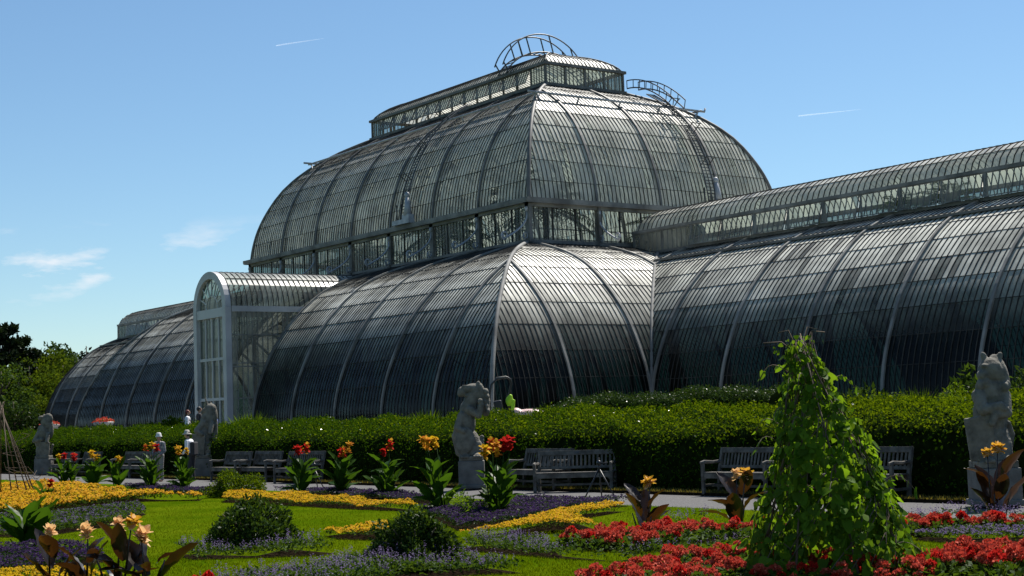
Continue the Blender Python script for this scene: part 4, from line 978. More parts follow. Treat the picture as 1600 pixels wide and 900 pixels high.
bedding('lilac_bedding', 'thin lilac spikes behind the left red bed', 'flowers', L6, 0.2, 'leaf_mid', 'petal_lilac', 120, .024, 200, .05, spike=True)
L7 = [(51.11, -29.36), (51.65, -28.83), (52.98, -28.47), (52.52, -27.83), (51.17, -28.23), (50.66, -28.76)]
bedding('lilac_bedding', 'thin lilac spikes behind the right red bed beside the path', 'flowers', L7, 0.2, 'leaf_mid', 'petal_lilac', 150, .024, 200, .05, spike=True)
G1 = [(41.44, -30.93), (42.59, -31.40), (43.52, -31.41), (42.39, -30.49), (44.06, -32.20)]
bedding('green_bedding', 'fresh green leafy patch between the two nearest tall cannas', 'plants', G1, .42, 'leaf_bright', 'leaf_bright', 60, .05, 520, .07, base=False)

# red bedding plants, each its own
RA = [(49.14, -34.46), (48.98, -34.09), (49.31, -33.31), (49.26, -32.08), (50.45, -31.48), (52.31, -31.00), (52.46, -31.20), (50.55, -31.84), (50.51, -32.99), (50.79, -34.28), (49.88, -34.44)]
RB = [(54.02, -38.10), (53.31, -37.31), (53.14, -36.14), (52.70, -34.89), (52.93, -34.20), (53.63, -33.68), (54.82, -33.57), (56.49, -35.63), (56.02, -37.13)]
RC = [(51.86, -30.26), (52.30, -29.66), (53.56, -29.17), (53.59, -29.23), (52.56, -30.02), (52.43, -30.77)]
RD = [(55.22, -34.14), (54.75, -33.26), (55.11, -32.96), (55.80, -32.45), (57.46, -34.89), (56.49, -35.63)]
RE = [(51.33, -40.79), (51.10, -40.65), (50.86, -40.13), (51.53, -40.06), (52.01, -40.26)]
def head_mesh(seed, mat, r=.062):
    g = np.random.default_rng(seed); n = 80; d = unit(g.normal(size=(n, 3))); d[:, 2] = np.abs(d[:, 2])*.9+.02; d = unit(d)
    P = d*r*g.uniform(.55, .95, (n, 1)); V, F = leaf_cards(P, d+g.normal(0, .35, (n, 3)), np.cross(d, g.normal(size=(n, 3))), r*g.uniform(.35, .6, n), r*g.uniform(.4, .65, n), .25)
    return np_mesh('flower_head', V, F, mat)
heads = [head_mesh(k, m, r) for k, (m, r) in enumerate((('petal_scarlet', .062), ('petal_red', .055), ('petal_scarlet', .052), ('petal_scarlet', .070)))]
def tuft(seed, n, R, H, mat, ls):
    g = np.random.default_rng(seed); a = g.uniform(0, 2*PI, n); rr = R*np.sqrt(g.random(n)); z = H*g.uniform(.05, 1, n)*(1-.4*(rr/R)**2)
    P = np.column_stack([rr*np.cos(a), rr*np.sin(a), z]); D = np.column_stack([np.cos(a), np.sin(a), g.uniform(-.2, .8, n)])+g.normal(0, .4, (n, 3))
    V, F = leaf_cards(P, D, g.normal(0, .5, (n, 3))+np.array([0, 0, 1.]), ls*g.uniform(.7, 1.3, n), ls*g.uniform(.5, .8, n))
    return np_mesh('foliage', V, F, mat)
tufts = [tuft(k, 80, .22, .17, 'leaf_mid', .085) for k in range(3)]
red_id = 0
def red_bed(poly, label, sp, group, hs=1.0, red=None):
    global red_id
    soil(poly)
    p = np.array(poly); lo, hi = p.min(0), p.max(0); k = 0
    pts = [(x+(0 if int(y/sp) % 2 else sp/2), y) for y in np.arange(lo[1], hi[1], sp*.87) for x in np.arange(lo[0], hi[0], sp)]
    pts = np.array(pts)+rng.normal(0, sp*.16, (len(pts), 2)); pts = pts[inside(pts, poly)]
    for x, y in pts:
        v = Vector((x, y, .2))-CAM; dep = v.dot(Vector((-.805, .587, .082))); u = 800+2397*v.dot(Vector((.586, .809, -.036)))/dep
        if u > 1630 or u < -30 or dep < 14.8: continue
        o = thing('red_bedding_plant', label, 'plant', (x, y, .0), random.uniform(0, 6), group)
        link('foliage', random.choice(tufts), o)
        for q in range(random.choice((1, 3, 4, 5, 5))):
            a = random.uniform(0, 6.28); r = random.uniform(.02, .18)
            h = link('flower_head', random.choice(heads if red is None else red), o); h.location = (r*math.cos(a), r*math.sin(a), random.uniform(.10, .23)*hs); h.rotation_euler = (random.uniform(-.4, .4), random.uniform(-.4, .4), a)
            s = random.uniform(.8, 1.25)*hs; h.scale = (s, s, s); k += 1
red_bed(RA, 'scarlet bedding plant in the red bed around the middle peach cannas', .35, 'scarlet plants in the bed behind the near lawn strip')
red_bed(RB, 'scarlet bedding plant in the nearest red bed at the foot of the vine obelisk', .40, 'scarlet plants in the nearest red bed')
red_bed(RC, 'scarlet bedding plant in front of the cat-eared statue', .27, 'scarlet plants in the bed at right beside the path')
red_bed(RD, 'scarlet bedding plant in the bottom right corner bed', .38, 'scarlet plants in the bottom right bed', 1.1)
red_bed(RE, 'bright red bedding plant at the bottom edge right of the peach cannas', .36, 'red plants at the bottom left edge', red=[heads[1]])

# ------------------------------------------------------------------ shrubs
def shrub(label, loc, R, H, mats, n, leaf, cat='shrub', name='shrub', group=None, spiky=False):
    o = thing(name, label, cat, loc, random.uniform(0, 6), group); st = MB()
    for k in range(9):
        a = k*.7; st.tube([(0, 0, 0), (R*.3*math.cos(a), R*.3*math.sin(a), H*.45), (R*.7*math.cos(a), R*.7*math.sin(a), H*.8)], [.02, .014, .006], 5)
    st.build('stems', 'twig', o)
    if spiky:
        a = rng.uniform(0, 2*PI, n); el = rng.uniform(.25, 1.45, n); D = np.column_stack([np.cos(a)*np.cos(el), np.sin(a)*np.cos(el), np.sin(el)]); rr = R*.35*np.sqrt(rng.random(n))
        P = np.column_stack([rr*np.cos(a), rr*np.sin(a), rng.uniform(0, H*.45, n)]); V1, F1 = leaf_cards(P, D, rand_dirs(n)*.3+np.array([0, 0, 1.]), leaf*rng.uniform(.6, 1.2, n), leaf*.11*rng.uniform(.7, 1.3, n), .2)
    else:
        d = rand_dirs(n); d[:, 2] = np.abs(d[:, 2])
        lump = 1+.16*np.sin(d[:, 0]*5+d[:, 1]*4)+.12*np.sin(d[:, 1]*9+d[:, 2]*7)
        P = d*np.array([R, R, H])*lump[:, None]*rng.uniform(.62, 1.0, (n, 1))**.7; P[:, 2] = P[:, 2]*.95+.03
        V1, F1 = leaf_cards(P, unit(d*.7+rand_dirs(n)*.8), unit(d+rand_dirs(n)*.7), leaf*rng.uniform(.7, 1.4, n), leaf*.5*rng.uniform(.7, 1.2, n))
    mi = (rng.random(n) < .4).astype(int)
    tag(link('foliage', np_mesh('foliage', V1, F1, mats, mi), o), kind='stuff')
    return o
shrub('rounded dark leafy shrub in the lilac edging left of centre', (*(44.91, -36.66), 0), .62, .62, ['leaf_dark', 'leaf_mid'], 5200, .075)
shrub('large rounded dark shrub at the bottom, left of the zigzag yellow band', (*(50.06, -37.04), 0), .55, .62, ['leaf_dark', 'leaf_mid'], 5600, .07)
shrub('low light green flat-topped shrub in front of the left benches', (*(30.24, -29.86), 0), .72, .58, ['hedge_leaf_light', 'leaf_mid'], 4500, .07)
tp = [('rounded leafy bush behind the hedge left of the porch', (1.44, -19.20, 2.30), 1.5, 1.15, ['hedge_leaf', 'hedge_leaf_light'], 5200, .16, False),
      ('spiky green plant at the right foot of the porch', (7.00, -18.00, 2.15), .9, 1.0, ['leaf_bright', 'leaf_mid'], 520, 1.0, True),
      ('dark fern-like plant right of the porch', (8.35, -17.50, 2.10), .8, .8, ['leaf_mid', 'leaf_dark'], 420, .8, True),
      ('reddish-brown leafy plant below the front vault', (12.58, -17.20, 2.14), .7, .75, ['canna_bronze', 'leaf_mid'], 700, .25, False),
      ('small spiky plant below the middle of the front vault', (18.12, -17.00, 2.12), .5, .8, ['leaf_mid', 'leaf_bright'], 260, .7, True),
      ('spiky fan-leaved plant left of the long-snouted statue', (19.33, -17.00, 2.10), .7, .95, ['leaf_mid', 'leaf_bright'], 420, .85, True),
      ('small loose shrub behind the ride-on mower', (24.74, -16.60, 1.96), .7, .95, ['leaf_dark', 'leaf_mid'], 900, .14, False),
      ('dark strappy plant behind the vine obelisk top', (31.54, -9.60, 1.61), 1.0, 1.5, ['leaf_dark', 'leaf_mid'], 600, .8, True),
      ('loose dark plant at the foot of the right wing', (33.28, -9.90, 1.57), 1.2, 1.25, ['leaf_dark', 'leaf_mid'], 1500, .22, False),
      ('strappy-leaved plant left of the cat-eared statue', (35.89, -10.20, 1.52), 1.0, 1.45, ['leaf_dark', 'leaf_mid'], 500, .75, True),
      ('bright green rounded shrub left of the cat-eared statue', (39.68, -13.50, 1.52), .75, 1.15, ['leaf_bright', 'hedge_leaf_light'], 2400, .10, False),
      ('dark plant against the wing just left of the cat-eared statue', (38.04, -10.60, 1.48), .9, 1.6, ['leaf_dark', 'leaf_mid'], 900, .25, False),
      ('dark shrub behind the cat-eared statue at the right edge', (41.39, -13.00, 1.47), .8, 1.5, ['leaf_dark', 'leaf_mid'], 2400, .13, False)]
for lab, p, R, H, m, n, lf, sp in tp: shrub(lab, (p[0], p[1], Z0-.02), R, H, m, n, lf, 'plant' if sp else 'shrub', 'leafy_plant' if sp else 'shrub', None, sp)

# ------------------------------------------------------------------ cannas
def paddle(seed, L=.42, W=.17, curl=.35):
    g = np.random.default_rng(seed); nu, nv = 9, 5; V = []
    for i in range(nu):
        f = i/(nu-1); w = W*.5*math.sin(PI*min(1, f*.93+.06))**.75*(1 if f < .97 else .2); bend = curl*f*f*L
        for j in range(nv):
            s = (j/(nv-1)-.5)*2; V.append((s*w, L*f*(1-.12*curl*f), -bend+abs(s)**1.4*w*.42+.008*math.sin(f*19+s*2+seed)))
    F = [(i*nv+j, i*nv+j+1, (i+1)*nv+j+1, (i+1)*nv+j) for i in range(nu-1) for j in range(nv-1)]
    return V, F
PAD = {m: [np_mesh('leaf', *paddle(k, L, W, c), m, smooth=True) for k, (L, W, c) in enumerate(((.46, .19, .22), (.42, .18, .45), (.50, .20, .1), (.36, .15, .7)))] for m in ('canna_green', 'canna_bronze')}
def bloom(seed, mats, n=26, R=.115, H=.22):
    """loose head of floppy petals"""
    g = np.random.default_rng(seed); V = []; F = []; mi = []
    for k in range(n):
        a = g.uniform(0, 6.28); e = g.uniform(-.3, 1.2); z = H*g.uniform(0, 1); L = R*g.uniform(.7, 1.25); w = L*.85
        D = np.array([math.cos(a)*math.cos(e), math.sin(a)*math.cos(e), math.sin(e)]); S = np.array([-math.sin(a), math.cos(a), 0]); N = np.cross(D, S); b = np.array([0, 0, z]); n0 = len(V)
        for i in range(4):
            f = i/3; ww = w*math.sin(PI*(.12+.8*f))
            for s in (-.5, 0, .5): V.append(b+D*L*f+S*ww*s+N*(.25*L*f*f*(1 if k % 2 else -1)+.3*ww*abs(s))+g.normal(0, L*.03, 3))
        F += [(n0+i*3+j, n0+i*3+j+1, n0+(i+1)*3+j+1, n0+(i+1)*3+j) for i in range(3) for j in range(2)]; mi += [0 if g.random() < .6 else len(mats)-1]*6
    return np_mesh('flower', V, F, mats, mi, smooth=True)
BL = {'red': bloom(1, ['petal_red'], 30), 'redyellow': bloom(2, ['petal_red', 'petal_gold'], 28), 'yellow': bloom(3, ['petal_yellow', 'petal_gold'], 26),
      'orange': bloom(4, ['petal_orange', 'petal_gold'], 28, .10, .28), 'peach': bloom(5, ['petal_peach'], 30, .13, .14), 'peachgold': bloom(6, ['petal_peach', 'petal_gold'], 30, .13, .15)}
def canna(label, xy, H, flowers, leafm='canna_green', leaves=12, spread=.34, z=0.0, lmul=1.0, stems=5):
    o = thing('canna_plant', label, 'canna', (*xy, z), random.uniform(0, 6), 'cannas'); st = MB(); tops = []
    nf = len(flowers)
    for k in range(max(stems, nf)):
        a = 2.4*k+random.uniform(-.3, .3); r = spread*.35*math.sqrt((k+.5)/max(stems, nf)); hh = H*random.uniform(.86, 1.0) if k < nf else H*random.uniform(.45, .7)
        b = Vector((r*math.cos(a), r*math.sin(a), 0)); t = Vector((b.x*1.9, b.y*1.9, hh-.14)); MB_pts = [b, b.lerp(t, .5)+Vector((0, 0, .02)), t]
        st.tube(MB_pts, [.016, .012, .007], 6)
        if k < nf: tops.append(t)
        else: tops.append(t)
    o.rotation_euler.x = random.gauss(0, .06); o.rotation_euler.y = random.gauss(0, .06)
    st.build('stems', leafm, o, True)
    for k, fl in enumerate(flowers):
        f = link('flower', BL[fl], o); f.location = tops[k]-Vector((0, 0, .05)); f.rotation_euler = (random.uniform(-.25, .25), random.uniform(-.25, .25), random.uniform(0, 6)); s = random.uniform(.72, 1.08)*(.78 if fl.startswith('peach') else 1); f.scale = (s, s, s)
    leaves = int(leaves*random.uniform(1.5, 2.1)) if leafm == 'canna_green' else leaves; lmul *= random.uniform(.85, 1.12)
    for k in range(leaves):
        l = link('leaf', random.choice(PAD[leafm]), o); a = 2.4*k+random.uniform(-.3, .3); zz = H*(.02+.60*(k/leaves)**1.35)
        r = spread*.3; l.location = (r*math.cos(a)*.6, r*math.sin(a)*.6, zz)
        l.rotation_euler = Euler((random.uniform(.75, 1.45), random.uniform(-.5, .5), a-PI/2)); s = random.uniform(.95, 1.35)*lmul*(1.1-.35*k/leaves); l.scale = (s, s, s)
    return o
canna('small red canna in the golden drift beside the cane wigwam', (26.81, -33.55), .62, ['red'], leaves=5, lmul=.7, stems=2)
canna('canna with yellow and red blooms behind the cane wigwam', (14.68, -28.71), 1.02, ['yellow', 'red'], leaves=7, stems=3)
canna('canna with red and yellow blooms right of the round-hooded statue', (14.58, -28.35), 1.05, ['red', 'redyellow'], leaves=8, stems=3)
canna('canna with loose yellow blooms in the golden drift', (17.46, -28.68), 1.12, ['yellow', 'yellow', 'yellow'], leaves=11)
canna('short canna with yellow-orange blooms left of the standing visitor', (19.15, -28.55), .98, ['yellow', 'orange'], leaves=9, stems=3)
canna('tall canna with yellow over red blooms in front of the white-hatted visitor', (23.03, -29.07), 1.42, ['yellow', 'redyellow', 'red'], leaves=16, spread=.44)
canna('canna with yellow blooms in front of the visitor in the brimmed hat', (25.18, -29.01), 1.28, ['yellow', 'yellow', 'orange'], leaves=15, spread=.44)
canna('canna with a full red bloom in front of the left benches', (31.12, -28.47), 1.22, ['red', 'redyellow'], leaves=13)
canna('canna with a red and a pale yellow bloom in the middle of its row', (32.98, -28.35), 1.22, ['red', 'redyellow', 'orange'], leaves=13)
canna('canna with yellow-red bloom, rightmost of the far row', (35.38, -28.48), 1.28, ['redyellow', 'red'], leaves=13)
canna('tall canna with orange and yellow bloom spikes left of the long-snouted statue', (41.59, -31.10), 1.42, ['orange', 'orange', 'yellow'], leaves=15)
canna('tall canna with red and yellow blooms in front of the statue and benches', (43.41, -31.10), 1.36, ['red', 'redyellow', 'orange', 'red', 'yellow'], leaves=16, spread=.5, stems=7)
canna('bronze-leaved canna with peach bloom in the middle of the left red bed', (48.97, -32.47), .98, ['peachgold'], 'canna_bronze', 7, .38, lmul=.95, stems=3)
canna('bronze-leaved canna with peach blooms at the left of the vine obelisk', (49.20, -30.83), 1.02, ['peach', 'peachgold'], 'canna_bronze', 7, .4, lmul=.95)
canna('bronze-leaved canna with golden blooms in front of the cat-eared statue', (51.64, -27.98), 1.18, ['peachgold', 'peachgold'], 'canna_bronze', 8, .45, lmul=1.05)
canna('green-leaved canna at the left edge of the lawn', (42.51, -39.21), .78, [], 'canna_green', 12, .4, lmul=1.2)
canna('bronze canna with one pale peach bloom, leftmost at the bottom', (48.01, -40.73), .78, ['peach'], 'canna_bronze', 4, .3, lmul=.9, stems=2)
canna('bronze canna with a small peach bloom, second at the bottom left', (48.51, -40.52), .76, ['peach'], 'canna_bronze', 6, .3, lmul=1.0, stems=2)
canna('bronze canna with twin peach blooms, largest at the bottom left', (48.86, -40.26), .92, ['peachgold', 'peach'], 'canna_bronze', 8, .5, lmul=1.0)
canna('bronze canna with a bud-like peach bloom, rightmost at the bottom left', (49.05, -39.97), .70, ['peach'], 'canna_bronze', 6, .42, lmul=1.0, stems=3)

# ------------------------------------------------------------------ vine obelisk and bare cane wigwam
def heart(seed):
    g = np.random.default_rng(seed); out = [(0, 0), (.30, -.10), (.50, .12), (.46, .42), (.26, .76), (0, 1.0), (-.26, .76), (-.46, .42), (-.50, .12), (-.30, -.10)]
    V = [(x*.92, y, .12*abs(x)+.06*math.sin(y*5+seed)) for x, y in out]+[(0, .35, 0)]
    F = [(k, (k+1) % 10, 10) for k in range(10)]
    return np.array(V), np.array(F)
HEARTS = [np_mesh('leaf', heart(k)[0]*.088, heart(k)[1], m, smooth=True) for k, m in enumerate(('vine_leaf', 'leaf_bright', 'vine_leaf'))]
ob = thing('vine_obelisk', 'tall cane obelisk smothered in heart-leaved green vine at right', 'climbing plant', (*(54.88, -34.95), 0), 0)
OH, OR = 2.42, .84
tops = []
for k in range(8):
    a = 2*PI*k/8+.2; e = Vector((random.uniform(-.12, .12), random.uniform(-.12, .12), OH+random.uniform(-.05, .14)))
    e += Vector((-.17, -.23, 0))
    MB().tube([(OR*math.cos(a), OR*math.sin(a), 0), (OR*.5*math.cos(a)-.06, OR*.5*math.sin(a)-.08, OH*.5), e], [.014, .011, .007], 6).build('cane', 'twig', ob, True)
def vine_pt():
    while True:
        z = OH*random.random()**1.15; 
        if random.random() < 1.15-z/OH*.8: break
    a = random.uniform(0, 6.283); r = OR*(1-z/OH*.93)*(1.02+.10*math.sin(3*a+z*4)+.06*math.sin(7*a-z*6)) + .05
    gap = math.sin(5*a+z*3.1)*math.sin(z*6.3-2*a)
    return (z, a, r) if gap > -.2 or random.random() < .2 else vine_pt()
for k in range(26):
    a = random.uniform(0, 6.28); pts = []
    for q in range(16):
        f = q/15; z = OH*(.02+f*random.uniform(.93, 1.0)); aa = a+f*random.uniform(2.2, 3.0); r = OR*(1-z/OH*.95)+.03; pts.append((r*math.cos(aa)-.17*(z/OH)**1.5, r*math.sin(aa)-.23*(z/OH)**1.5, z))
    MB().tube(pts, .006, 4).build('tendril', 'twig', ob, True)
for k, (dx, dy, dz) in enumerate(((-.22, -.30, .05), (-.12, -.18, .22), (.10, .16, .26), (.16, .22, .20))):
    MB().tube([(-.17, -.23, OH-.12), (dx*.5-.17, dy*.5-.23, OH+dz*.7), (dx-.17, dy-.23, OH+dz*.6)], .006, 4).build('tendril', 'twig', ob, True)
to_cam = (Vector((CAM.x, CAM.y, 0))-Vector((ob.location.x, ob.location.y, 0))).normalized()
LP = []
for k in range(3900):
    z, a, r = vine_pt(); inn = random.random() < .35; rr = r*random.uniform(.5, .9) if inn else r*random.uniform(.93, 1.08)
    LP.append((z, a, rr, r))
for k in range(18):
    a0 = random.uniform(0, 6.28); z0 = random.uniform(.3, OH*.98); r0 = OR*(1-z0/OH*.93); pts = []
    for q in range(7): f = q/6; pts.append((a0+.25*f*math.sin(k), r0+.32*f, z0+.14*math.sin(f*2.6)-.10*f*f))
    for q, (aa, rr, zz) in enumerate(pts[2:]): LP.append((zz, aa, rr, rr))
    MB().tube([(rr*math.cos(aa)-.17*(zz/OH)**1.5, rr*math.sin(aa)-.23*(zz/OH)**1.5, zz) for aa, rr, zz in pts], .005, 4).build('tendril', 'twig', ob, True)
for k in range(46): LP.append((OH+random.uniform(-.25, .12), random.uniform(0, 6.28), random.uniform(.02, .30), .2))
def leaf_rot(a, z):
    # hang tip down and outward
    out = Vector((math.cos(a), math.sin(a), .35)); tip = Vector((math.cos(a)*.35+random.gauss(0, .45), math.sin(a)*.35+random.gauss(0, .45), -.8+random.gauss(0, .35))).normalized()
    nrm = (out+Vector((random.gauss(0, .45), random.gauss(0, .45), random.gauss(0, .35)))).normalized(); s = tip.cross(nrm).normalized(); n2 = s.cross(tip)
    return Matrix((s, tip, n2)).transposed()
vis = sorted(range(len(LP)), key=lambda k: -(Vector((math.cos(LP[k][1]), math.sin(LP[k][1]), 0)).dot(to_cam)+.6*(LP[k][2] > LP[k][3]*.92)))[:280]; vis = set(vis)
restV, restF, restM = [], [], []; nv = 0
for k, (z, a, r, r0) in enumerate(LP):
    M = leaf_rot(a, z); sc = random.choice((.5, .7, .85, 1.0, 1.15, 1.5))*random.uniform(.85, 1.15)*(1.12-.5*min(z/OH, 1)); c = Vector((r*math.cos(a)-.17*(z/OH)**1.5, r*math.sin(a)-.23*(z/OH)**1.5, z)); h = k % 3
    if k in vis:
        l = link('leaf', HEARTS[h], ob); l.matrix_local = Matrix.Translation(c) @ M.to_4x4() @ Matrix.Scale(sc, 4)
    else:
        V, F = heart(h); V = (np.array(M) @ (V.T*.088*sc)).T+np.array(c); restV.append(V); restF.append(F+nv); nv += 11; restM += [0 if h != 1 else 1]*10
tag(link('foliage', np_mesh('foliage', np.concatenate(restV), np.concatenate(restF), ['vine_leaf', 'leaf_bright'], restM, smooth=True), ob), kind='stuff')

wg = thing('cane_wigwam', 'bare brown cane wigwam standing in the golden flowers at left edge', 'plant support', (*(24.55, -33.90), 0), 0)
for k in range(11):
    a = 2*PI*k/11; MB().tube([(.92*math.cos(a), .92*math.sin(a), 0), (.45*math.cos(a)+random.gauss(0, .02), .45*math.sin(a), 1.3), (random.gauss(0, .05)-.06*math.cos(a), random.gauss(0, .05)-.06*math.sin(a), 2.55+random.uniform(-.1, .12))], [.020, .016, .010], 6).build('cane', 'twig', wg, True)
for k in range(34):
    a = random.uniform(0, 6.28); z = random.uniform(0, 1.6); r = .95*(1-z/2.6); p = Vector((r*math.cos(a), r*math.sin(a), z))
    pts = [p]
    for q in range(4): p = p+Vector((random.gauss(0, .14), random.gauss(0, .14), random.uniform(-.05, .25))); pts.append(p)
    MB().tube(pts, .006, 4).build('dry_stem', 'twig', wg)

# ------------------------------------------------------------------ tripods on the lawn edge
def tripod(label, xy, H, sp):
    o = thing('tripod', label, 'tripod', (*xy, 0), YAW); 
    for a in (PI*1.02, -.35, PI*.45): MB().tube([(0, 0, H*.82), (sp*math.cos(a), sp*math.sin(a), 0)], [.017, .014], 6).build('leg', 'black', o, True)
    m = MB(); m.tube([(0, 0, H*.72), (0, 0, H*.95)], .028, 8); m.ell((0, 0, H*.95), (.05, .05, .06)); m.bar((0, 0, H*.93), (.17, -.05, H*.96), .03, .03); m.tube([(0, 0, H*.95), (0, 0, H*1.08)], .016, 6); m.build('head', 'black', o, True)
tripod('black tripod stand on the lawn edge right of the turned bench', (41.90, -27.52), .82, .36)
tripod('black tripod stand right of the red-flowered canna', (30.32, -27.63), .72, .30)

# ------------------------------------------------------------------ urns on the terrace
def urn(label, p):
    o = thing('flower_urn', label, 'urn', (p[0], p[1], Z0-.01), 0, 'white urns on the terrace')
    MB().lathe([(0, 0), (.30, 0), (.30, .12), (.18, .18), (.12, .36), (.16, .46), (.34, .66), (.42, .95), (.40, 1.12), (.50, 1.20), (.50, 1.28), (.42, 1.28), (.38, 1.2), (0, 1.18)], 24).build('bowl', 'white_paint', o, True)
    n = 420; a = rng.uniform(0, 6.28, n); r = .52*np.sqrt(rng.random(n)); P = np.column_stack([r*np.cos(a), r*np.sin(a), 1.22+.26*(1-(r/.56)**2)*rng.uniform(.4, 1, n)])
    V, F = leaf_cards(P, rand_dirs(n)+np.array([0, 0, .6]), rand_dirs(n)+np.array([0, 0, 1.]), .09*rng.uniform(.7, 1.3, n), .08*rng.uniform(.7, 1.2, n))
    link('flowers', np_mesh('flowers', V, F, ['petal_scarlet', 'leaf_mid'], (rng.random(n) < .22).astype(int)), o)
urn('white terrace urn full of red flowers in front of the far wing', (-6.73, -19.00, 2.30))
urn('white terrace urn of red flowers behind the round-hooded statue', (-14.36, -19.00, 2.44))

# ------------------------------------------------------------------ ride-on mower on the terrace
mw = thing('ride_on_mower', 'ride-on mower with black roll bar and yellow-green jacket beyond the hedge', 'mower', (*(27.23, -19.00, 1.57)[:2], Z0), YAW)
MB().box((.05, 0, .42), (1.3, .6, .22)).build('chassis', 'dark_metal', mw, bevel=.03)
b = MB(); b.ell((.55, 0, .90), (.56, .30, .17)); b.box((.5, 0, .72), (.95, .5, .3)); b.ell((.15, 0, .98), (.16, .26, .14)); g = b.build('bonnet', 'mower_pink', mw, True) if 'mower_pink' in MATS else None
if g is None:
    solid('mower_pink', (.55, .36, .34), (.66, .48, .45), rough=.35); g = b.build('bonnet', 'mower_pink', mw, True)
remesh(g, .035, 3)
s = MB(); s.box((-.26, 0, .92), (.46, .5, .14)); s.box((-.40, 0, 1.16), (.26, .5, .40), (0, -.15, 0)); s.build('seat', 'black', mw, bevel=.05)
for sx, r in ((-.42, .30), (.62, .22)):
    for sy in (-1, 1): MB().tube([(sx, sy*.36, r), (sx, sy*.56, r)], r, 18).build('wheel', 'rubber', mw)
rb = MB(); rb.tube([(-.66, -.32, .5), (-.66, -.32, 1.55), (-.60, -.30, 1.85), (-.42, -.26, 2.02), (-.10, -.2, 2.06), (.0, -.15, 2.0), (.02, -.12, 1.86), (-.08, -.1, 1.45), (-.1, -.08, .6)], .035, 8); rb.build('roll_bar', 'black', mw, True)
MB().tube([(-.44, -.26, 2.035), (-.12, -.2, 2.075)], .04, 8).build('roll_bar_pad', 'plinth_stone', mw, True)
MB().tube([(.14, 0, .8), (.02, 0, 1.12)], .02, 6).build('steering_column', 'black', mw)
MB().tube([(.02+.05*math.sin(w), .17*math.cos(w), 1.12+.15*math.sin(w)*.5) for w in np.linspace(0, 2*PI, 20)], .015, 6).build('steering_wheel', 'black', mw, True)
solid('hi_vis', (.28, .52, .01), (.40, .66, .02), scale=9, rough=.7)
jk = MB(); jk.ell((-.06, -.14, 1.36), (.11, .09, .16), (0, .35, 0)); jk.box((.05, -.14, 1.20), (.12, .08, .34), (0, .12, 0)); jk.box((-.10, -.13, 1.28), (.10, .07, .22), (0, -.25, 0)); jk.ell((-.02, -.14, 1.46), (.07, .07, .08)); j = jk.build('jacket', 'hi_vis', mw, True); remesh(j, .02, 2)

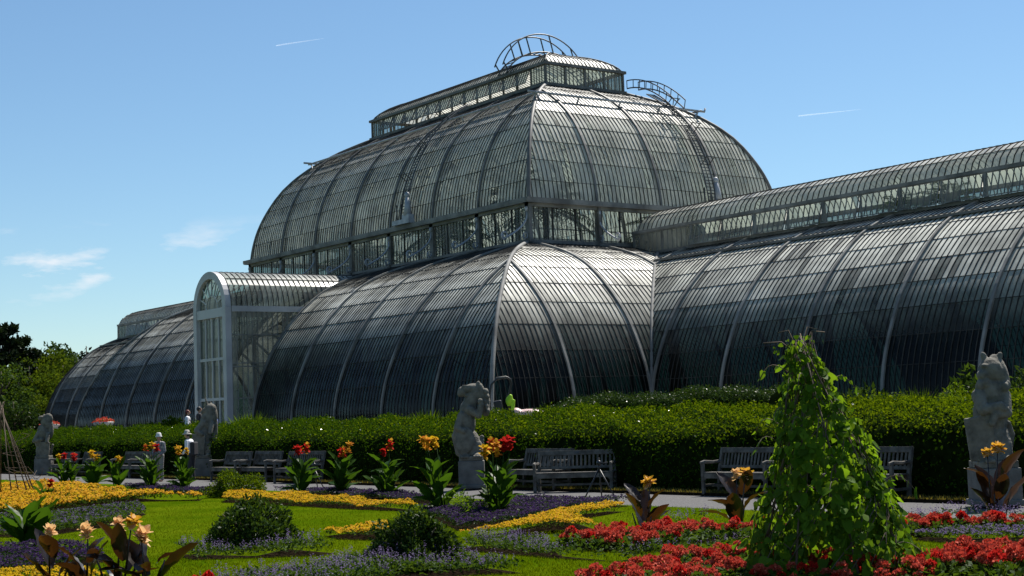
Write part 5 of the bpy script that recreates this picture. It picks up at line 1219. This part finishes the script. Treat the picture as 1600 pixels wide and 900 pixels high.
# ------------------------------------------------------------------ visitors
solid('skin', (.34, .19, .13), (.40, .23, .16), rough=.6); solid('hat_white', (.50, .50, .50), (.58, .58, .57), rough=.9); solid('hat_straw', (.34, .32, .28), (.46, .43, .37), scale=20, rough=.9)
solid('blouse_grey', (.07, .07, .085), (.30, .29, .29), scale=16, rough=.9); solid('shirt_white', (.66, .66, .70), (.74, .74, .78), rough=.9); solid('dark_cloth', (.018, .018, .022), (.03, .03, .034), rough=.9)
solid('trousers_pale', (.16, .15, .14), (.24, .23, .21), rough=.9); solid('shirt_blue', (.03, .07, .22), (.05, .10, .30), rough=.9); solid('hair_dark', (.012, .010, .009), rough=.6); solid('hair_red', (.10, .012, .010), (.14, .02, .014), rough=.6)
def person(label, loc, rz, H, top, legs, hat=None, hair='hair_dark', lean=0.0, bag=False):
    o = thing('person', label, 'person', loc, rz); k = H/1.7
    V = lambda x, y, z: (x*k, (y+lean*max(0, z-.9))*k, z*k)
    hipz, shz = .90, 1.40
    b = MB()
    def limb(mb, grow=0.0, arms=True, leg=True, trunk=True, head=False, cut=1.0):
        if trunk:
            mb.ell(V(0, 0, .95), ((.165+grow)*k, (.12+grow)*k, .14*k)); mb.ell(V(0, 0, 1.12), ((.15+grow)*k, (.11+grow)*k, .2*k)); mb.ell(V(0, 0, 1.30), ((.18+grow)*k, (.12+grow)*k, .16*k)); cap(mb, V(-.13, 0, 1.37), V(.13, 0, 1.37), (.07+grow)*k, (.07+grow)*k)
        if leg:
            for s in (-1, 1):
                cap(mb, V(s*.09, 0, .90), V(s*.10, -.02, .50), (.085+grow)*k, (.06+grow)*k); cap(mb, V(s*.10, -.02, .5), V(s*.10, .02, .10), (.058+grow)*k, (.042+grow)*k)
        if arms:
            for s in (-1, 1):
                el = V(s*.25, -.02, 1.10); cap(mb, V(s*.19, 0, 1.37), el, (.052+grow)*k, (.043+grow)*k)
                if cut > .5: cap(mb, el, V(s*.20, -.18, .98), (.040+grow)*k, (.030+grow)*k)
    limb(b)
    cap(b, V(0, 0, 1.40), V(0, -.02, 1.52), .055*k, .052*k); b.ell(V(0, -.03, 1.60), (.075*k, .095*k, .115*k)); b.ell(V(0, -.125, 1.585), (.016*k, .02*k, .022*k))
    for s in (-1, 1):
        b.ell(V(s*.078, -.02, 1.59), (.014*k, .022*k, .03*k)); b.ell(V(s*.10, -.08, .04), (.045*k, .12*k, .045*k))
        hx = V(s*.19, -.22, .96); b.ell(hx, (.03*k, .05*k, .045*k))
        for q in range(4): cap(b, (hx[0]+(q-1.5)*.016*k, hx[1]-.03*k, hx[2]), (hx[0]+(q-1.5)*.018*k, hx[1]-.075*k, hx[2]-.03*k), .0085*k, .007*k, 4)
        cap(b, (hx[0]-s*.03*k, hx[1], hx[2]+.02*k), (hx[0]-s*.045*k, hx[1]-.04*k, hx[2]+.02*k), .009*k, .008*k, 3)
    g = b.build('body', 'skin', o, True); remesh(g, .012, 1)
    t = MB(); limb(t, .016, leg=False); g = t.build('top', top, o, True); remesh(g, .018, 2)
    t = MB(); limb(t, .018, arms=False, trunk=False); t.ell(V(0, 0, .93), (.19*k, .145*k, .13*k)); g = t.build('trousers', legs, o, True); remesh(g, .018, 2)
    h = MB(); h.ell(V(0, -.005, 1.625), (.085*k, .105*k, .11*k)); h.build('hair', hair, o, True)
    if hat:
        c = V(0, -.025, 1.64); brim = .17 if hat == 'hat_straw' else .125
        MB().lathe([(.0, .13*k), (.06*k, .125*k), (.088*k, .09*k), (.10*k, .02*k), (brim*k, -.02*k), (brim*k, -.03*k), (.095*k, .005*k)], 20, c).build('hat', hat, o, True)
    if bag:
        m = MB(); m.box(V(.02, .15, 1.12), (.34*k, .16*k, .46*k)); m.build('backpack', 'dark_cloth', o, bevel=.04)
    return o
person('standing visitor in white bucket hat and grey patterned clothes on the path', (*(16.87, -26.17), -.012), 0.5, 1.58, 'blouse_grey', 'trousers_pale', 'hat_white')
person('visitor in wide-brimmed pale hat, white shirt and dark bag beside the horned statue', (*(18.51, -25.75), -.012), -.9, 1.64, 'shirt_white', 'dark_cloth', 'hat_straw', lean=-.18, bag=True)
pa = (4.45, -19.60, 2.11); person('red-haired visitor on the terrace left of the porch', (pa[0], pa[1], Z0), 2.6, 1.58, 'shirt_white', 'dark_cloth', None, 'hair_red')
pa = (4.73, -19.20, 2.09); person('dark-haired visitor at the porch, half hidden by the horned statue', (pa[0], pa[1], Z0), 2.9, 1.70, 'dark_cloth', 'dark_cloth', None)
pa = (5.89, -19.00, 2.06); person('visitor in blue beside the porch door, right of the horned statue', (pa[0], pa[1], Z0), 2.2, 1.40, 'shirt_blue', 'dark_cloth', None)

# ------------------------------------------------------------------ grass blades
def blades(name, label, region, n, h, mat, avoid=True, z0=0.0):
    q = region(n)
    if avoid:
        keep = np.ones(len(q), bool)
        for poly in BEDS: keep &= ~inside(q, poly)
        q = q[keep]
    m = len(q); P = np.column_stack([q, np.full(m, z0)]); D = rand_dirs(m)*.55+np.array([0, 0, 1.])
    V, F = leaf_cards(P, D, rand_dirs(m), h*rng.uniform(.6, 1.3, m), h*.22*rng.uniform(.7, 1.2, m), .1)
    tag(link(name, np_mesh(name, V, F, mat)), label, 'grass', kind='stuff')
FWD = np.array([-.8080, .5892]); RGT = np.array([.5892, .8080])
def lawn_pts(n):
    t = 15.0/(1-rng.random(n)*(1-15.0/38)); s = rng.uniform(-.36, .36, n)*t
    p = np.array([CAM.x, CAM.y])+t[:, None]*FWD+s[:, None]*RGT; return p[p[:, 1] < -27.9]
blades('grass', 'short mown bright green grass of the lawn', lawn_pts, 230000, .034, 'grass_blade')
def verge_pts(n): return np.column_stack([rng.uniform(-2, 62, n), -25.0+rng.random(n)**1.6*.75])
blades('grass', 'dry grass verge under the benches at the foot of the hedge', verge_pts, 22000, .085, 'dry_grass', False, .02)

# ------------------------------------------------------------------ vapour trails
def trail_mat():
    m, nt, lk = new_mat('vapour')
    o = nt.new('ShaderNodeOutputMaterial'); d = nt.new('ShaderNodeBsdfDiffuse'); t = nt.new('ShaderNodeBsdfTransparent'); mx = nt.new('ShaderNodeMixShader'); d.inputs[0].default_value = (.9, .9, .9, 1); tl = nt.new('ShaderNodeBsdfTranslucent'); tl.inputs[0].default_value = (.9, .9, .9, 1); ad = nt.new('ShaderNodeAddShader'); lk.new(d.outputs[0], ad.inputs[0]); lk.new(tl.outputs[0], ad.inputs[1])
    mx.inputs[0].default_value = .13; lk.new(t.outputs[0], mx.inputs[1]); lk.new(ad.outputs[0], mx.inputs[2]); lk.new(mx.outputs[0], o.inputs[0])
trail_mat()
for lab, a, b in (('thin white vapour trail in the sky above the far end of the dome', (-22852.37, 11907.48, 6380.03), (-23234.21, 13039.42, 6719.01)), ('thin white vapour trail in the sky above the right wing', (-17766.73, 19093.87, 4875.88), (-17802.03, 20712.10, 5136.56))):
    A, B = Vector(a), Vector(b); o = thing('vapour_trail', lab, 'vapour trail', a)
    MB().tube([(B-A)*f for f in np.linspace(0, 1, 9)], [9, 10, 9, 8, 7, 6, 4, 3, 1], 8).build('trail', 'vapour', o, True)
